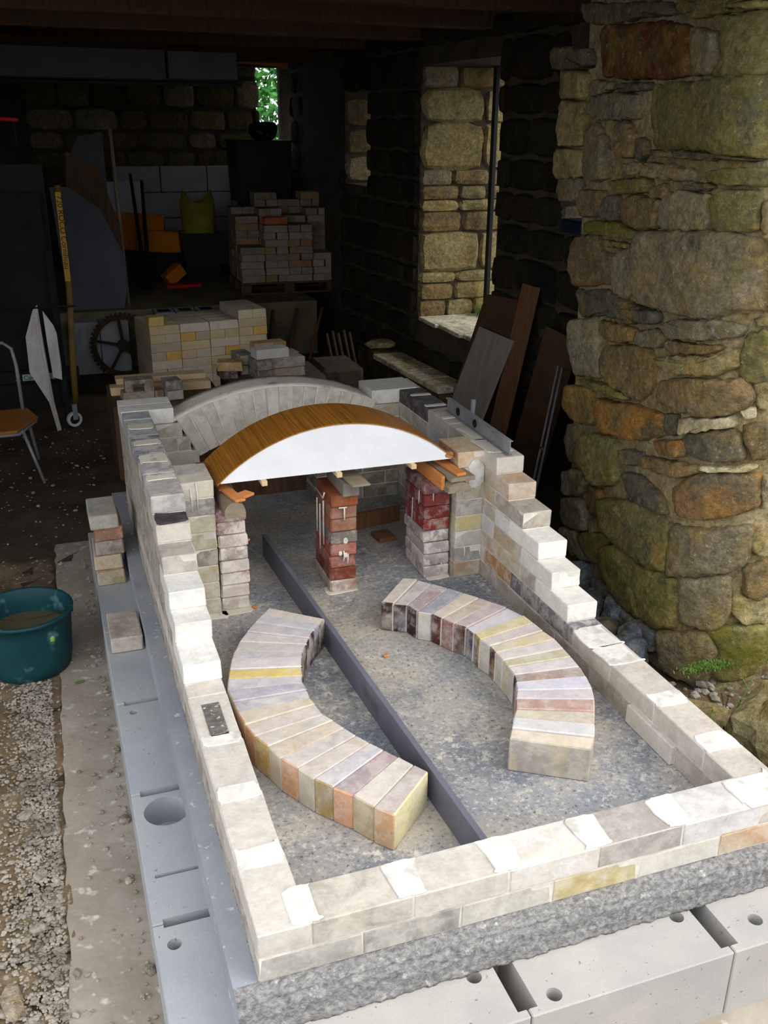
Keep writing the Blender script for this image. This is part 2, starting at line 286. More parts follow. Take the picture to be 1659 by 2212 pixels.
STONES=[["d",[-0.99,0.1],[[1.926,1.989,2.106],[1.892,1.662,2.074],[1.889,1.627,2.035],[1.911,1.837,2.046],[1.923,1.954,2.039],[1.928,2.003,2.073]]],["o",[-1.0,-0.09],[[1.888,1.62,2.077],[1.875,1.144,2.03],[1.876,1.141,2.01],[1.851,1.26,2.009],[1.87,1.442,2.008],[1.886,1.601,2.033]]],["d",[-0.99,0.1],[[1.964,2.353,2.138],[1.928,2.009,2.104],[1.927,1.997,2.047],[1.939,2.112,2.039],[1.96,2.315,2.069]]],["r",[-0.99,0.1],[[1.942,2.146,2.042],[1.896,1.692,2.013],[1.876,1.507,1.983],[1.871,1.457,1.846],[1.887,1.605,1.836],[1.916,1.889,1.842],[1.941,2.131,1.864],[1.945,2.171,1.999]]],["g",[-0.99,0.1],[[1.874,1.481,1.977],[1.858,1.332,1.958],[1.855,1.303,1.873],[1.859,1.339,1.841],[1.87,1.44,1.841]]],["o",[-1.0,-0.09],[[1.858,1.326,1.994],[1.877,1.14,2.0],[1.89,1.116,1.833],[1.853,1.221,1.825],[1.858,1.33,1.833],[1.854,1.288,1.872],[1.857,1.318,1.961]]],["o",[-1.0,-0.07],[[1.897,1.71,1.819],[1.869,1.433,1.814],[1.853,1.282,1.82],[1.89,1.115,1.826],[1.912,1.087,1.594],[1.852,1.232,1.601],[1.864,1.383,1.613],[1.891,1.652,1.61],[1.897,1.705,1.717]]],["g",[-0.99,0.1],[[1.949,2.21,1.853],[1.932,2.047,1.838],[1.932,2.041,1.811],[1.945,2.174,1.795],[1.952,2.238,1.816]]],["d",[-0.99,0.1],[[1.928,2.002,1.832],[1.901,1.748,1.824],[1.901,1.744,1.807],[1.913,1.859,1.797],[1.928,2.008,1.81]]],["g",[-0.99,0.1],[[1.95,2.22,1.787],[1.93,2.027,1.797],[1.909,1.827,1.788],[1.907,1.799,1.709],[1.917,1.9,1.705],[1.943,2.155,1.705],[1.952,2.244,1.729]]],["g",[-0.99,0.1],[[1.953,2.247,1.681],[1.943,2.151,1.686],[1.933,2.057,1.625],[1.928,2.006,1.492],[1.947,2.192,1.473],[1.954,2.259,1.621]]],["b",[-0.99,0.1],[[1.925,1.98,1.682],[1.917,1.898,1.696],[1.909,1.825,1.647],[1.908,1.81,1.58],[1.914,1.87,1.569],[1.925,1.982,1.589]]],["d",[-0.99,0.1],[[1.906,1.793,1.638],[1.9,1.732,1.63],[1.898,1.713,1.587],[1.901,1.746,1.564],[1.906,1.789,1.576]]],["g",[-0.99,0.1],[[1.911,1.843,1.542],[1.904,1.775,1.558],[1.88,1.539,1.558],[1.863,1.375,1.545],[1.862,1.366,1.508],[1.879,1.527,1.508],[1.908,1.815,1.511]]],["o",[-0.96,-0.29],[[1.855,1.302,1.54],[1.863,1.174,1.561],[1.915,1.083,1.564],[1.92,1.077,1.512],[1.859,1.189,1.51],[1.854,1.287,1.513]]],["d",[-1.0,-0.03],[[1.893,1.668,1.601],[1.872,1.463,1.603],[1.851,1.264,1.6],[1.899,1.103,1.586],[1.852,1.229,1.584],[1.871,1.457,1.578],[1.89,1.636,1.585]]],["o",[-0.99,0.1],[[1.924,1.968,1.475],[1.908,1.812,1.498],[1.894,1.673,1.5],[1.893,1.663,1.456],[1.917,1.905,1.436]]],["b",[-0.99,0.1],[[1.892,1.658,1.475],[1.882,1.558,1.485],[1.88,1.54,1.447],[1.89,1.639,1.436]]],["d",[-1.0,0.05],[[1.866,1.404,1.498],[1.853,1.279,1.509],[1.85,1.246,1.495],[1.86,1.351,1.481]]],["b",[-0.99,0.1],[[1.95,2.219,1.426],[1.931,2.04,1.437],[1.933,2.055,1.341],[1.948,2.199,1.324],[1.952,2.237,1.388]]],["d",[-0.99,0.1],[[1.93,2.023,1.413],[1.918,1.913,1.426],[1.915,1.883,1.337],[1.93,2.03,1.334]]],["b",[-0.99,0.1],[[1.916,1.889,1.413],[1.901,1.747,1.437],[1.88,1.544,1.429],[1.885,1.589,1.382],[1.885,1.588,1.337],[1.895,1.69,1.318],[1.913,1.859,1.33]]],["g",[-0.99,0.1],[[1.878,1.523,1.452],[1.869,1.433,1.475],[1.852,1.269,1.47],[1.851,1.259,1.369],[1.881,1.55,1.336],[1.884,1.578,1.378]]],["o",[-0.95,-0.33],[[1.851,1.26,1.466],[1.86,1.186,1.491],[1.908,1.092,1.492],[1.918,1.079,1.381],[1.853,1.215,1.365]]],["g",[-0.71,-0.71],[[1.915,1.083,1.454],[1.924,1.072,1.47],[1.935,1.063,1.375],[1.921,1.076,1.374]]],["y",[-0.99,0.1],[[1.985,2.557,1.896],[1.958,2.301,1.885],[1.956,2.275,1.788],[1.982,2.529,1.788]]],["y",[-0.99,0.1],[[1.982,2.526,1.773],[1.96,2.314,1.764],[1.956,2.281,1.606],[1.978,2.493,1.601]]],["y",[-0.99,0.1],[[1.981,2.524,1.579],[1.957,2.289,1.58],[1.954,2.257,1.485],[1.98,2.509,1.462]]],["g",[-0.99,0.1],[[1.98,2.508,1.456],[1.955,2.267,1.469],[1.952,2.237,1.388],[1.978,2.491,1.37]]],["d",[-0.99,0.1],[[1.993,2.639,1.996],[1.955,2.27,1.969],[1.952,2.243,1.897],[1.991,2.622,1.909]]],["m",[-0.99,0.1],[[1.948,2.205,1.294],[1.935,2.075,1.321],[1.915,1.88,1.325],[1.899,1.727,1.302],[1.899,1.723,1.283],[1.912,1.847,1.275],[1.944,2.161,1.262]]],["b",[-0.99,0.1],[[1.952,2.245,1.232],[1.932,2.05,1.263],[1.93,2.026,1.204],[1.918,1.908,1.198],[1.918,1.907,1.088],[1.95,2.218,1.035],[1.955,2.273,1.109]]],["o",[-0.99,0.1],[[1.93,2.023,1.248],[1.907,1.801,1.26],[1.905,1.786,1.243],[1.924,1.972,1.226]]],["g",[-0.99,0.1],[[1.915,1.876,1.207],[1.9,1.736,1.253],[1.897,1.705,1.113],[1.902,1.756,1.056],[1.915,1.88,1.066]]],["B",[-0.98,-0.19],[[1.895,1.687,1.306],[1.874,1.485,1.331],[1.859,1.189,1.365],[1.94,1.06,1.336],[1.963,1.041,1.136],[1.892,1.112,1.119],[1.853,1.22,1.076],[1.868,1.422,1.066],[1.887,1.611,1.061],[1.893,1.671,1.099],[1.897,1.706,1.209]]],["d",[-0.99,0.1],[[1.949,2.214,1.013],[1.918,1.913,1.061],[1.893,1.668,1.042],[1.877,1.51,1.046],[1.876,1.5,1.005],[1.894,1.674,0.977],[1.918,1.914,0.957],[1.943,2.154,0.913]]],["g",[-0.97,-0.23],[[1.874,1.482,1.009],[1.858,1.33,1.051],[1.874,1.146,1.08],[1.917,1.081,1.068],[1.9,1.102,1.031],[1.854,1.206,1.004],[1.865,1.4,0.973]]],["g",[-0.56,-0.83],[[1.937,1.062,1.096],[1.967,1.039,1.107],[1.971,1.037,1.078],[1.946,1.055,1.076]]],["g",[-0.99,0.1],[[1.951,2.227,0.876],[1.927,1.993,0.932],[1.918,1.907,0.701],[1.941,2.13,0.663],[1.95,2.216,0.753]]],["r2",[-0.99,0.1],[[1.923,1.955,0.928],[1.893,1.67,0.958],[1.89,1.638,0.909],[1.914,1.87,0.86],[1.923,1.958,0.885]]],["g",[-0.99,0.1],[[1.889,1.627,0.951],[1.873,1.469,0.992],[1.869,1.435,0.966],[1.872,1.462,0.923],[1.887,1.606,0.906]]],["b",[-0.99,-0.13],[[1.867,1.415,0.961],[1.852,1.234,0.985],[1.88,1.135,0.995],[1.867,1.16,0.969],[1.864,1.387,0.92]]],["b",[-0.99,0.1],[[1.913,1.865,0.84],[1.884,1.585,0.901],[1.876,1.498,0.871],[1.875,1.493,0.764],[1.885,1.588,0.688],[1.904,1.776,0.696],[1.915,1.879,0.74]]],["y",[-0.96,-0.29],[[1.874,1.482,0.884],[1.882,1.131,0.966],[1.916,1.082,0.995],[1.918,1.079,0.939],[1.876,1.141,0.893],[1.854,1.285,0.869],[1.869,1.437,0.856]]],["o",[-0.63,-0.77],[[1.922,1.074,1.039],[1.973,1.036,1.061],[1.996,1.024,0.894],[1.936,1.063,0.885],[1.917,1.081,0.93]]],["o",[-0.99,0.1],[[1.939,2.113,0.644],[1.912,1.856,0.686],[1.894,1.674,0.691],[1.893,1.669,0.666],[1.918,1.907,0.64],[1.937,2.096,0.625]]],["r2",[-0.99,0.1],[[1.95,2.224,0.58],[1.927,1.993,0.634],[1.922,1.948,0.481],[1.942,2.141,0.441],[1.952,2.236,0.492]]],["b",[-0.94,-0.33],[[1.869,1.433,0.799],[1.853,1.282,0.856],[1.935,1.063,0.894],[1.961,1.043,0.835],[1.946,1.055,0.797],[1.875,1.143,0.747],[1.855,1.296,0.73],[1.869,1.436,0.73]]],["y",[-0.43,-0.9],[[1.962,1.042,0.879],[1.998,1.023,0.881],[2.009,1.018,0.802],[1.983,1.03,0.801]]],["R",[-0.99,0.1],[[1.918,1.913,0.61],[1.897,1.708,0.644],[1.878,1.523,0.675],[1.863,1.378,0.687],[1.861,1.361,0.613],[1.885,1.594,0.525],[1.911,1.838,0.491]]],["d",[-0.99,0.1],[[1.861,1.353,0.699],[1.854,1.292,0.712],[1.853,1.284,0.642],[1.86,1.345,0.627]]],["p",[-0.9,-0.44],[[1.851,1.264,0.71],[1.924,1.073,0.767],[1.931,1.067,0.732],[1.878,1.138,0.707],[1.851,1.239,0.665]]],["p",[-0.56,-0.83],[[1.934,1.065,0.791],[1.972,1.036,0.8],[1.976,1.034,0.773],[1.949,1.052,0.766]]],["g",[-0.99,0.1],[[1.947,2.19,0.407],[1.938,2.101,0.415],[1.931,2.032,0.365],[1.933,2.057,0.272],[1.941,2.129,0.254],[1.947,2.19,0.328]]],["o",[-0.99,0.1],[[1.927,2.0,0.42],[1.907,1.808,0.474],[1.894,1.68,0.467],[1.896,1.695,0.305],[1.908,1.813,0.249],[1.919,1.923,0.254],[1.932,2.047,0.295]]],["d",[-0.99,0.1],[[1.892,1.655,0.463],[1.877,1.511,0.499],[1.875,1.49,0.455],[1.89,1.643,0.408]]],["R",[-1.0,0.0],[[1.868,1.429,0.571],[1.851,1.237,0.637],[1.852,1.226,0.577],[1.863,1.38,0.542]]],["d",[-0.85,-0.53],[[1.852,1.227,0.661],[1.934,1.065,0.721],[1.95,1.052,0.669],[1.959,1.044,0.615],[1.881,1.132,0.59],[1.853,1.216,0.601]]],["b",[-0.47,-0.88],[[1.953,1.048,0.729],[2.018,1.015,0.743],[2.037,1.009,0.623],[1.991,1.026,0.618],[1.96,1.043,0.671]]],["b",[-1.0,-0.04],[[1.875,1.488,0.495],[1.855,1.297,0.538],[1.865,1.168,0.564],[1.868,1.159,0.54],[1.853,1.22,0.5],[1.859,1.334,0.476],[1.872,1.468,0.457]]],["p",[-0.71,-0.71],[[1.87,1.152,0.563],[1.993,1.025,0.603],[1.995,1.024,0.582],[1.881,1.132,0.553]]],["d",[-0.99,0.1],[[1.889,1.624,0.379],[1.876,1.501,0.405],[1.86,1.344,0.389],[1.854,1.289,0.332],[1.862,1.369,0.311],[1.88,1.546,0.294]]],["D",[-0.79,-0.61],[[1.85,1.247,0.448],[1.867,1.162,0.524],[1.923,1.074,0.558],[2.012,1.017,0.558],[2.033,1.01,0.449],[1.94,1.06,0.399],[1.896,1.107,0.381],[1.853,1.216,0.36]]],["p",[-0.24,-0.97],[[2.027,1.012,0.552],[2.048,1.006,0.552],[2.066,1.003,0.447],[2.044,1.007,0.438]]],["g",[-0.99,0.1],[[1.947,2.192,0.178],[1.93,2.024,0.251],[1.92,1.933,0.231],[1.929,2.014,0.128],[1.942,2.143,0.086]]],["r2",[-0.99,0.1],[[1.92,1.925,0.194],[1.907,1.808,0.226],[1.904,1.778,0.148],[1.918,1.905,0.097]]],["g",[-0.99,0.1],[[1.948,2.199,0.043],[1.928,2.01,0.109],[1.919,1.917,0.086],[1.917,1.901,0.005],[1.925,1.981,-0.035],[1.942,2.145,-0.069]]],["o",[-1.0,0.06],[[1.904,1.775,0.2],[1.878,1.522,0.292],[1.851,1.264,0.314],[1.85,1.246,0.276],[1.85,1.248,0.109],[1.857,1.317,0.088],[1.868,1.426,0.074],[1.888,1.619,0.074],[1.901,1.743,0.111]]],["B",[-0.79,-0.61],[[1.851,1.239,0.301],[2.021,1.014,0.369],[2.027,1.012,0.3],[2.015,1.016,0.212],[1.871,1.151,0.133],[1.851,1.235,0.103],[1.851,1.236,0.241]]],["y",[-0.17,-0.99],[[2.03,1.011,0.343],[2.086,1.001,0.339],[2.102,1.0,0.25],[2.06,1.004,0.249],[2.032,1.011,0.294]]],["y",[-0.99,0.1],[[1.915,1.885,0.066],[1.902,1.758,0.117],[1.9,1.736,0.075],[1.911,1.846,0.015]]],["g",[-0.99,0.1],[[1.942,2.142,-0.082],[1.925,1.979,-0.042],[1.912,1.857,-0.07],[1.91,1.832,-0.12],[1.929,2.015,-0.169],[1.938,2.1,-0.136]]],["o",[-0.99,0.1],[[1.924,1.964,-0.042],[1.9,1.733,0.063],[1.89,1.642,0.064],[1.902,1.755,-0.024],[1.902,1.753,-0.097],[1.91,1.833,-0.114]]],["m",[-1.0,0.02],[[1.901,1.742,-0.019],[1.888,1.616,0.063],[1.868,1.422,0.057],[1.857,1.313,0.072],[1.857,1.194,0.098],[1.868,1.157,-0.074],[1.851,1.264,-0.139],[1.872,1.465,-0.171],[1.887,1.609,-0.147],[1.898,1.712,-0.098]]],["B",[-0.68,-0.73],[[1.864,1.171,0.108],[1.977,1.033,0.165],[1.994,1.025,0.031],[1.979,1.032,-0.028],[1.934,1.064,-0.054],[1.872,1.148,-0.058]]],["b",[-0.18,-0.98],[[2.022,1.014,0.201],[2.107,1.0,0.222],[2.131,0.998,0.09],[2.038,1.009,0.089]]],["y",[-0.28,-0.96],[[1.996,1.023,0.083],[2.134,0.998,0.078],[2.153,0.996,-0.028],[2.034,1.01,-0.014],[1.998,1.022,0.032]]],["B",[-0.77,-0.64],[[1.851,1.242,-0.152],[1.932,1.066,-0.067],[1.976,1.034,-0.146],[1.962,1.042,-0.257],[1.938,1.061,-0.325],[1.887,1.121,-0.288],[1.856,1.197,-0.277]]],["m",[-0.3,-0.95],[[1.939,1.06,-0.065],[2.036,1.009,-0.032],[2.156,0.996,-0.04],[2.183,0.994,-0.188],[2.117,0.999,-0.244],[2.031,1.011,-0.277],[1.971,1.037,-0.256],[1.985,1.03,-0.145]]],["u",[-1.0,0.07],[[1.888,1.614,-0.182],[1.873,1.474,-0.188],[1.852,1.271,-0.155],[1.851,1.236,-0.235],[1.862,1.37,-0.274],[1.875,1.491,-0.276],[1.893,1.668,-0.304]]],["u",[-0.99,0.1],[[1.907,1.805,-0.182],[1.89,1.635,-0.146],[1.889,1.627,-0.182],[1.897,1.711,-0.231],[1.906,1.796,-0.226]]],["y",[-0.4,-0.92],[[1.922,1.075,-0.324],[2.035,1.01,-0.271],[2.08,1.002,-0.306],[2.019,1.015,-0.338],[1.965,1.04,-0.355]]]]
SURF=[[2.02, 2.9], [1.85, 1.25], [1.855, 1.201], [1.869, 1.154], [1.892, 1.111], [1.923, 1.073], [1.961, 1.042], [2.004, 1.019], [2.051, 1.005], [2.1, 1.0], [3.6, 0.9]]

# ================================================================ ground and room shell
def ground():
    bm = bmesh.new()
    add_box(bm, -14, 14, -8, 18, -.46, -.31)
    return struct(link('floor', mesh_from(bm, 'floor', [DARKDIRT])))
ground()
def lumpy_patch(name, x0, x1, y0, y1, z, mat, amp, res, seed):
    rr = random.Random(seed); nx = max(2, int((x1-x0)/res)); ny = max(2, int((y1-y0)/res)); bm = bmesh.new(); g = []
    for j in range(ny+1):
        g.append([bm.verts.new((x0+(x1-x0)*i/nx, y0+(y1-y0)*j/ny, z+(rr.uniform(-1, 1)*amp if 0 < i < nx and 0 < j < ny else -.02))) for i in range(nx+1)])
    for j in range(ny):
        for i in range(nx): bm.faces.new((g[j][i], g[j][i+1], g[j+1][i+1], g[j+1][i]))
    return link(name, mesh_from(bm, name, [mat], True))
d = lumpy_patch('dirt_ground', -2.6, -.34, -1.6, 3.1, -.303, DIRT, .010, .04, 1); tag(d, 'brown earth ground left of the grey concrete strip', 'ground', kind='stuff')
d = lumpy_patch('rubble_ground', -.42, 1.9, 2.9, 5.6, -.304, DARKDIRT, .008, .07, 2); tag(d, 'dark earth floor with crumbs behind the kiln', 'ground', kind='stuff')
d = lumpy_patch('outdoor_soil', 1.46, 3.2, -1.2, 1.1, -.300, DIRT, .012, .05, 3); tag(d, 'damp brown soil at the foot of the stone pier', 'ground', kind='stuff')
def footing():
    bm = bmesh.new(); n = 60
    pts = []
    for i in range(n+1):
        y = -.75+(3.2+.75)*i/n; pts.append((-.405+.018*max(0, y)+R.uniform(-.006, .006), y))
    poly = [(x, y) for x, y in pts]+[(-.17, 3.2), (-.17, -.16), (2.4, -.16), (2.4, -.75)]
    a = [bm.verts.new((*p, -.40)) for p in poly]; b = [bm.verts.new((*p, -.297)) for p in poly]
    bm.faces.new(a[::-1]); bm.faces.new(b)
    for i in range(len(poly)): j = (i+1) % len(poly); bm.faces.new((a[i], a[j], b[j], b[i]))
    return struct(link('trim_1', mesh_from(bm, 'trim_1', [FOOT])))
footing()
# gravel: uncountable small stones
def pebble(bm, x, y, z, r, rr):
    e = [Vector((1, 0, 0)), Vector((-1, 0, 0)), Vector((0, 1, 0)), Vector((0, -1, 0)), Vector((0, 0, 1)), Vector((0, 0, -1))]
    s = (r*rr.uniform(.7, 1.4), r*rr.uniform(.7, 1.3), r*rr.uniform(.4, .8)); a = rr.uniform(0, 3.1); ca, sa_ = math.cos(a), math.sin(a)
    vs = []
    for q in e:
        px, py, pz = q.x*s[0]*rr.uniform(.8, 1.2), q.y*s[1]*rr.uniform(.8, 1.2), q.z*s[2]
        vs.append(bm.verts.new((x+px*ca-py*sa_, y+px*sa_+py*ca, z+pz)))
    mid = []
    for f in ((0, 2, 4), (2, 1, 4), (1, 3, 4), (3, 0, 4), (2, 0, 5), (1, 2, 5), (3, 1, 5), (0, 3, 5)):
        cc = sum((vs[i].co for i in f), Vector())/3; o = Vector((x, y, z)); k = bm.verts.new(o+(cc-o)*rr.uniform(1.35, 1.7))
        for i in range(3): bm.faces.new((vs[f[i]], vs[f[(i+1) % 3]], k))
def gravel(name, n, fx, fy, rng, seed, label, z=-.298):
    bm = bmesh.new(); rr = random.Random(seed)
    for _ in range(n): pebble(bm, fx(rr), fy(rr), z+rr.uniform(-.003, .006), rr.uniform(*rng)*(1 if rr.random() > .12 else 1.7), rr)
    tag(link(name, mesh_from(bm, name, [PEBBLE])), label, 'gravel', kind='stuff')
gravel('gravel', 7000, lambda r: -.402-abs(r.gauss(0, .085)), lambda r: r.uniform(-.3, 2.5), (.0025, .0070), 4, 'pale gravel strewn along the edge of the concrete strip')
gravel('rubble_crumbs', 260, lambda r: r.choice((-.205-abs(r.gauss(0, .018)), r.uniform(-.39, -.2))), lambda r: r.uniform(-.1, 3.0), (.003, .008), 5, 'small crumbs and chips on the concrete strip beside the blocks', -.294)
gravel('shed_crumbs', 500, lambda r: r.uniform(-1.4, 0), lambda r: r.uniform(2.4, 5.2), (.003, .009), 6, 'scattered crumbs and straw bits on the dark shed floor')
gravel('pier_rubble', 260, lambda r: r.uniform(1.55, 2.4), lambda r: r.uniform(.3, 1.1), (.008, .022), 7, 'broken stone and dead leaves at the foot of the pier', -.29)
def lump(name, x, y, z, s, mat, parent=None, rot=0, seed=0, n=2, **pr):
    rr = random.Random(seed); bm = bmesh.new(); bmesh.ops.create_icosphere(bm, subdivisions=n, radius=1)
    for v in bm.verts:
        q = v.co; f = 1/max(abs(q.x)**3+abs(q.y)**3+abs(q.z)**3, .001)**(1/3); v.co = Vector((q.x*f*s[0], q.y*f*s[1], q.z*f*s[2]))*(1+.22*noise.noise(q*1.8+Vector((seed*3.7, 0, 0)))+.10*noise.noise(q*5+Vector((0, seed*2.1, 0)))+rr.uniform(-.02, .02))
    return link(name, mesh_from(bm, name, [mat]), None, parent, (x, y, z), (0, 0, rot), **pr)
def setstone(o, col, stain, moss=0.):
    o.color = (*col, 1); o['stain'] = stain; o['moss'] = moss; return o
for i, (x, y, s, r_) in enumerate([(-.53, .40, (.025, .055, .016), .2), (-.475, .30, (.018, .02, .012), .9), (-.47, .62, (.02, .016, .012), .4), (-.46, .82, (.022, .018, .014), 1), (-.50, 1.1, (.024, .02, .012), .3),
      (-.205, .39, (.014, .018, .012), .5), (-.215, .98, (.018, .02, .016), .2), (-.21, 1.35, (.014, .02, .014), .2), (-.225, .72, (.012, .014, .010), .2)]):
    o = lump('stone', x, y, -.295, s, STONE, rot=r_, seed=i); setstone(o, lin(176, 168, 156), lin(150, 142, 130))
    tag(o, ['long flat grey stone lying in the dirt at the lower left', 'small pale stone next to the long flat one', 'round pale stone in the gravel, third from the bottom', 'round pale stone in the gravel, fourth from the bottom', 'largest round stone in the upper gravel',
        'pale pebble against the blocks near the small drilled hole', 'rough lump against the blocks above the large round hole', 'rough lump against the blocks near the top groove', 'small lump against the blocks beside the large round hole'][i], 'stone')

# ceiling and walls of the shed
box('ceiling', -2.9, 3.12, .35, 10.2, 2.33, 2.55, CEIL, bev=0)['kind'] = 'structure'
for i in range(9):
    y = 1.3+i*1.0; o = box('ceiling_beam', -2.7, 3.1, y, y+.12, 2.21, 2.33, WDARK, bev=.006); tag(o, f'dark ceiling beam, {ORD[i+1]} from the open front', 'beam', 'beams under the shed ceiling')
def wall_box(name, x0, x1, y0, y1, z0, z1, mat=COREDARK):
    return struct(box(name, x0, x1, y0, y1, z0, z1, mat, bev=0))
wall_box('wall_left', -2.9, -2.6, 2.0, 10.2, -.31, 2.33)
wb_ = wall_box('wall_back', -2.6, 2.20, 9.7, 10.2, -.31, 2.33)
box('sill_wall', 2.20, 3.1, 9.7, 10.2, -.31, 1.42, COREDARK, wb_, bev=0); box('lintel', 2.20, 3.1, 9.7, 10.2, 2.26, 2.33, WDARK, wb_, bev=0)
# unit rubble stones
def unit_stone(seed):
    rr = random.Random(seed); bm = bmesh.new(); bmesh.ops.create_cube(bm, size=1); bmesh.ops.subdivide_edges(bm, edges=bm.edges[:], cuts=2, use_grid_fill=True)
    for v in bm.verts:
        q = v.co*2; n = max((abs(q.x)**5+abs(q.y)**5+abs(q.z)**5)**(1/5), .01); v.co = q/n*.5*rr.uniform(.92, 1.05)
    return mesh_from(bm, 'stone', [STONE])
US = [unit_stone(i) for i in range(8)]
PAL = {'o': ((136, 128, 80), (108, 106, 76)), 'g': ((142, 134, 108), (116, 112, 96)), 'd': ((104, 100, 84), (84, 84, 74)), 'b': ((140, 118, 82), (110, 98, 76)), 'r': ((96, 48, 28), (80, 64, 40)),
       'r2': ((150, 116, 66), (120, 110, 74)), 'R': ((168, 118, 58), (104, 92, 66)), 'y': ((168, 156, 112), (140, 128, 90)), 'p': ((204, 192, 158), (184, 172, 136)), 'B': ((138, 126, 102), (116, 110, 88)),
       'm': ((142, 134, 86), (110, 110, 60)), 'D': ((104, 96, 78), (150, 112, 66)), 'u': ((118, 124, 134), (96, 100, 104))}
def rubble(parent, P0, P1, z0, z1, nrm, seed, rects=(), hmin=.12, hmax=.26, lmin=.18, lmax=.5, pal='godgb', proud=.02, bright=1., depth=.1, shade_amount=0.):
    """coursed rubble facing along the line P0-P1; rects = openings (u0,u1,z0,z1)"""
    rr = random.Random(seed); d = Vector((P1[0]-P0[0], P1[1]-P0[1])); Ln = d.length; d.normalize(); ang = math.atan2(d.y, d.x); z = z0; cnt = 0
    while z < z1-.04:
        h = min(rr.uniform(hmin, hmax), z1-z); u = 0
        while u < Ln-.03:
            l = min(rr.uniform(lmin, lmax), Ln-u); pieces = [(u, u+l)]
            for (a, b, za, zb) in rects:
                if z+h > za+.02 and z < zb-.02:
                    nx = []
                    for (p, q) in pieces:
                        if q <= a or p >= b: nx.append((p, q)); continue
                        if p < a: nx.append((p, a))
                        if q > b: nx.append((b, q))
                    pieces = nx
            for (p, q) in pieces:
                if q-p < .04: continue
                m = (p+q)/2; hh = h*rr.uniform(.9, 1.0)
                x = P0[0]+d.x*m+nrm[0]*(proud-depth/2); y = P0[1]+d.y*m+nrm[1]*(proud-depth/2)
                o = link('stone', rr.choice(US), None, parent, (x, y, z+h/2), (0, rr.uniform(-.03, .03), ang), ((q-p)*1.02-.012, depth+rr.uniform(0, .02), hh-.012))
                ca, cb = PAL[rr.choice(pal)]; v = rr.uniform(.8, 1.1)*bright
                setstone(o, lin(*[min(255, t*v) for t in ca]), lin(*[min(255, t*v) for t in cb]), rr.choice((0, 0, .5))); o['shade_amount'] = shade_amount; cnt += 1
            u += l
        z += h
    return cnt
rubble(wb_, (-.2, 9.70), (2.24, 9.70), .95, 2.3, (0, -1), 11, bright=.9, shade_amount=.35, pal='ybpgo', hmin=.18, hmax=.34, lmin=.3, lmax=.6, proud=.03)
# concrete block courses at the foot of the back wall
for r_ in range(4):
    for q in range(5):
        x0 = .35+q*.50+(r_ % 2)*.24; o = box('block', x0, x0+.49, 9.50, 9.69, .18+r_*.265, .18+r_*.265+.258, WHITEP if False else BLOCK, wb_, bev=.006)
# right wall of the shed with its openings; line x = 2.6 - .07 (y-3)
wx = lambda y: 2.6-.07*(y-3) if y < 6.9 else 2.45
OPEN = [(2.95, 3.50, 1.15, 1.95), (4.20, 5.35, .28, 2.06), (6.28, 6.84, 1.2, 1.93), (9.10, 9.62, 1.40, 2.24)]
def right_wall():
    bm = bmesh.new(); T = .72
    def seg(y0, y1, z0, z1):
        if z1-z0 < .01: return
        x0, x1 = wx(y0), wx(y1)
        vs = [bm.verts.new(p) for p in ((x0, y0, z0), (x0+T, y0, z0), (x1+T, y1, z0), (x1, y1, z0), (x0, y0, z1), (x0+T, y0, z1), (x1+T, y1, z1), (x1, y1, z1))]
        for f in ((0, 3, 2, 1), (4, 5, 6, 7), (0, 1, 5, 4), (1, 2, 6, 5), (2, 3, 7, 6), (3, 0, 4, 7)): bm.faces.new([vs[i] for i in f])
    y = 2.2; OPEN_ = list(OPEN)
    for (a, b, za, zb) in OPEN:
        seg(y, a, -.31, 2.33); seg(a, b, -.31, za-.0); seg(a, b, zb, 2.33); y = b
    seg(y, 9.72, -.31, 2.33)
    w_ = struct(link('wall_right', mesh_from(bm, 'wall_right', [COREDARK])))
    L_ = math.hypot(wx(9.7)-wx(2.3), 7.4); k = L_/7.4
    rubble(w_, (2.45, 6.9), (2.45, 9.6), -.3, 2.3, (-1, 0), 22, rects=[(a-6.9, b-6.9, za, zb) for a, b, za, zb in OPEN[3:]], pal='ogdbd', bright=.8, shade_amount=.82, lmin=.25, lmax=.6, hmin=.18, hmax=.3, proud=.03)
    k = 1.0024; rubble(w_, (wx(2.3), 2.3), (wx(6.88), 6.88), -.3, 2.3, (-1, -.07), 21, rects=[((a-2.3)*k, (b-2.3)*k, za, zb) for a, b, za, zb in OPEN[:3]], pal='ogdbd', bright=.8, shade_amount=.82, lmin=.22, lmax=.5, hmin=.16, hmax=.28, proud=.04)
    # lit far jambs of the openings
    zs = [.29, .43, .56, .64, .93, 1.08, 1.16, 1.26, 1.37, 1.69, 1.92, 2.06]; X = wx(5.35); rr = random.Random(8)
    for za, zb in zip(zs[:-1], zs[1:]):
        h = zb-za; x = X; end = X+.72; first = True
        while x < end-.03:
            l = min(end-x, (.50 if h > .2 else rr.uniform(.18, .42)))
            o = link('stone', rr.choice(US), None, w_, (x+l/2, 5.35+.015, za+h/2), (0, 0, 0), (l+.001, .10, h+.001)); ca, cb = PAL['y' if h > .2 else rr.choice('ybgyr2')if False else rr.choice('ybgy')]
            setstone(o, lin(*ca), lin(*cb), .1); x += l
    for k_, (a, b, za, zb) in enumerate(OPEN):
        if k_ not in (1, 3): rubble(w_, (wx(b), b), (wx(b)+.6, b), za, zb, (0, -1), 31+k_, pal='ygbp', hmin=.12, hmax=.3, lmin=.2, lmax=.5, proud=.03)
    return w_
WR = right_wall()
box('window_post', wx(5.3)+.50, wx(5.3)+.53, 5.20, 5.25, .28, 2.06, DARK); tag(bpy.data.objects['window_post'], 'thin dark wooden post standing at the outer edge of the large window opening', 'post')
s_ = empty('window_sill', (2.75, 4.8, .285)); tag(s_, 'pale stone sill of the large window opening', 'sill')
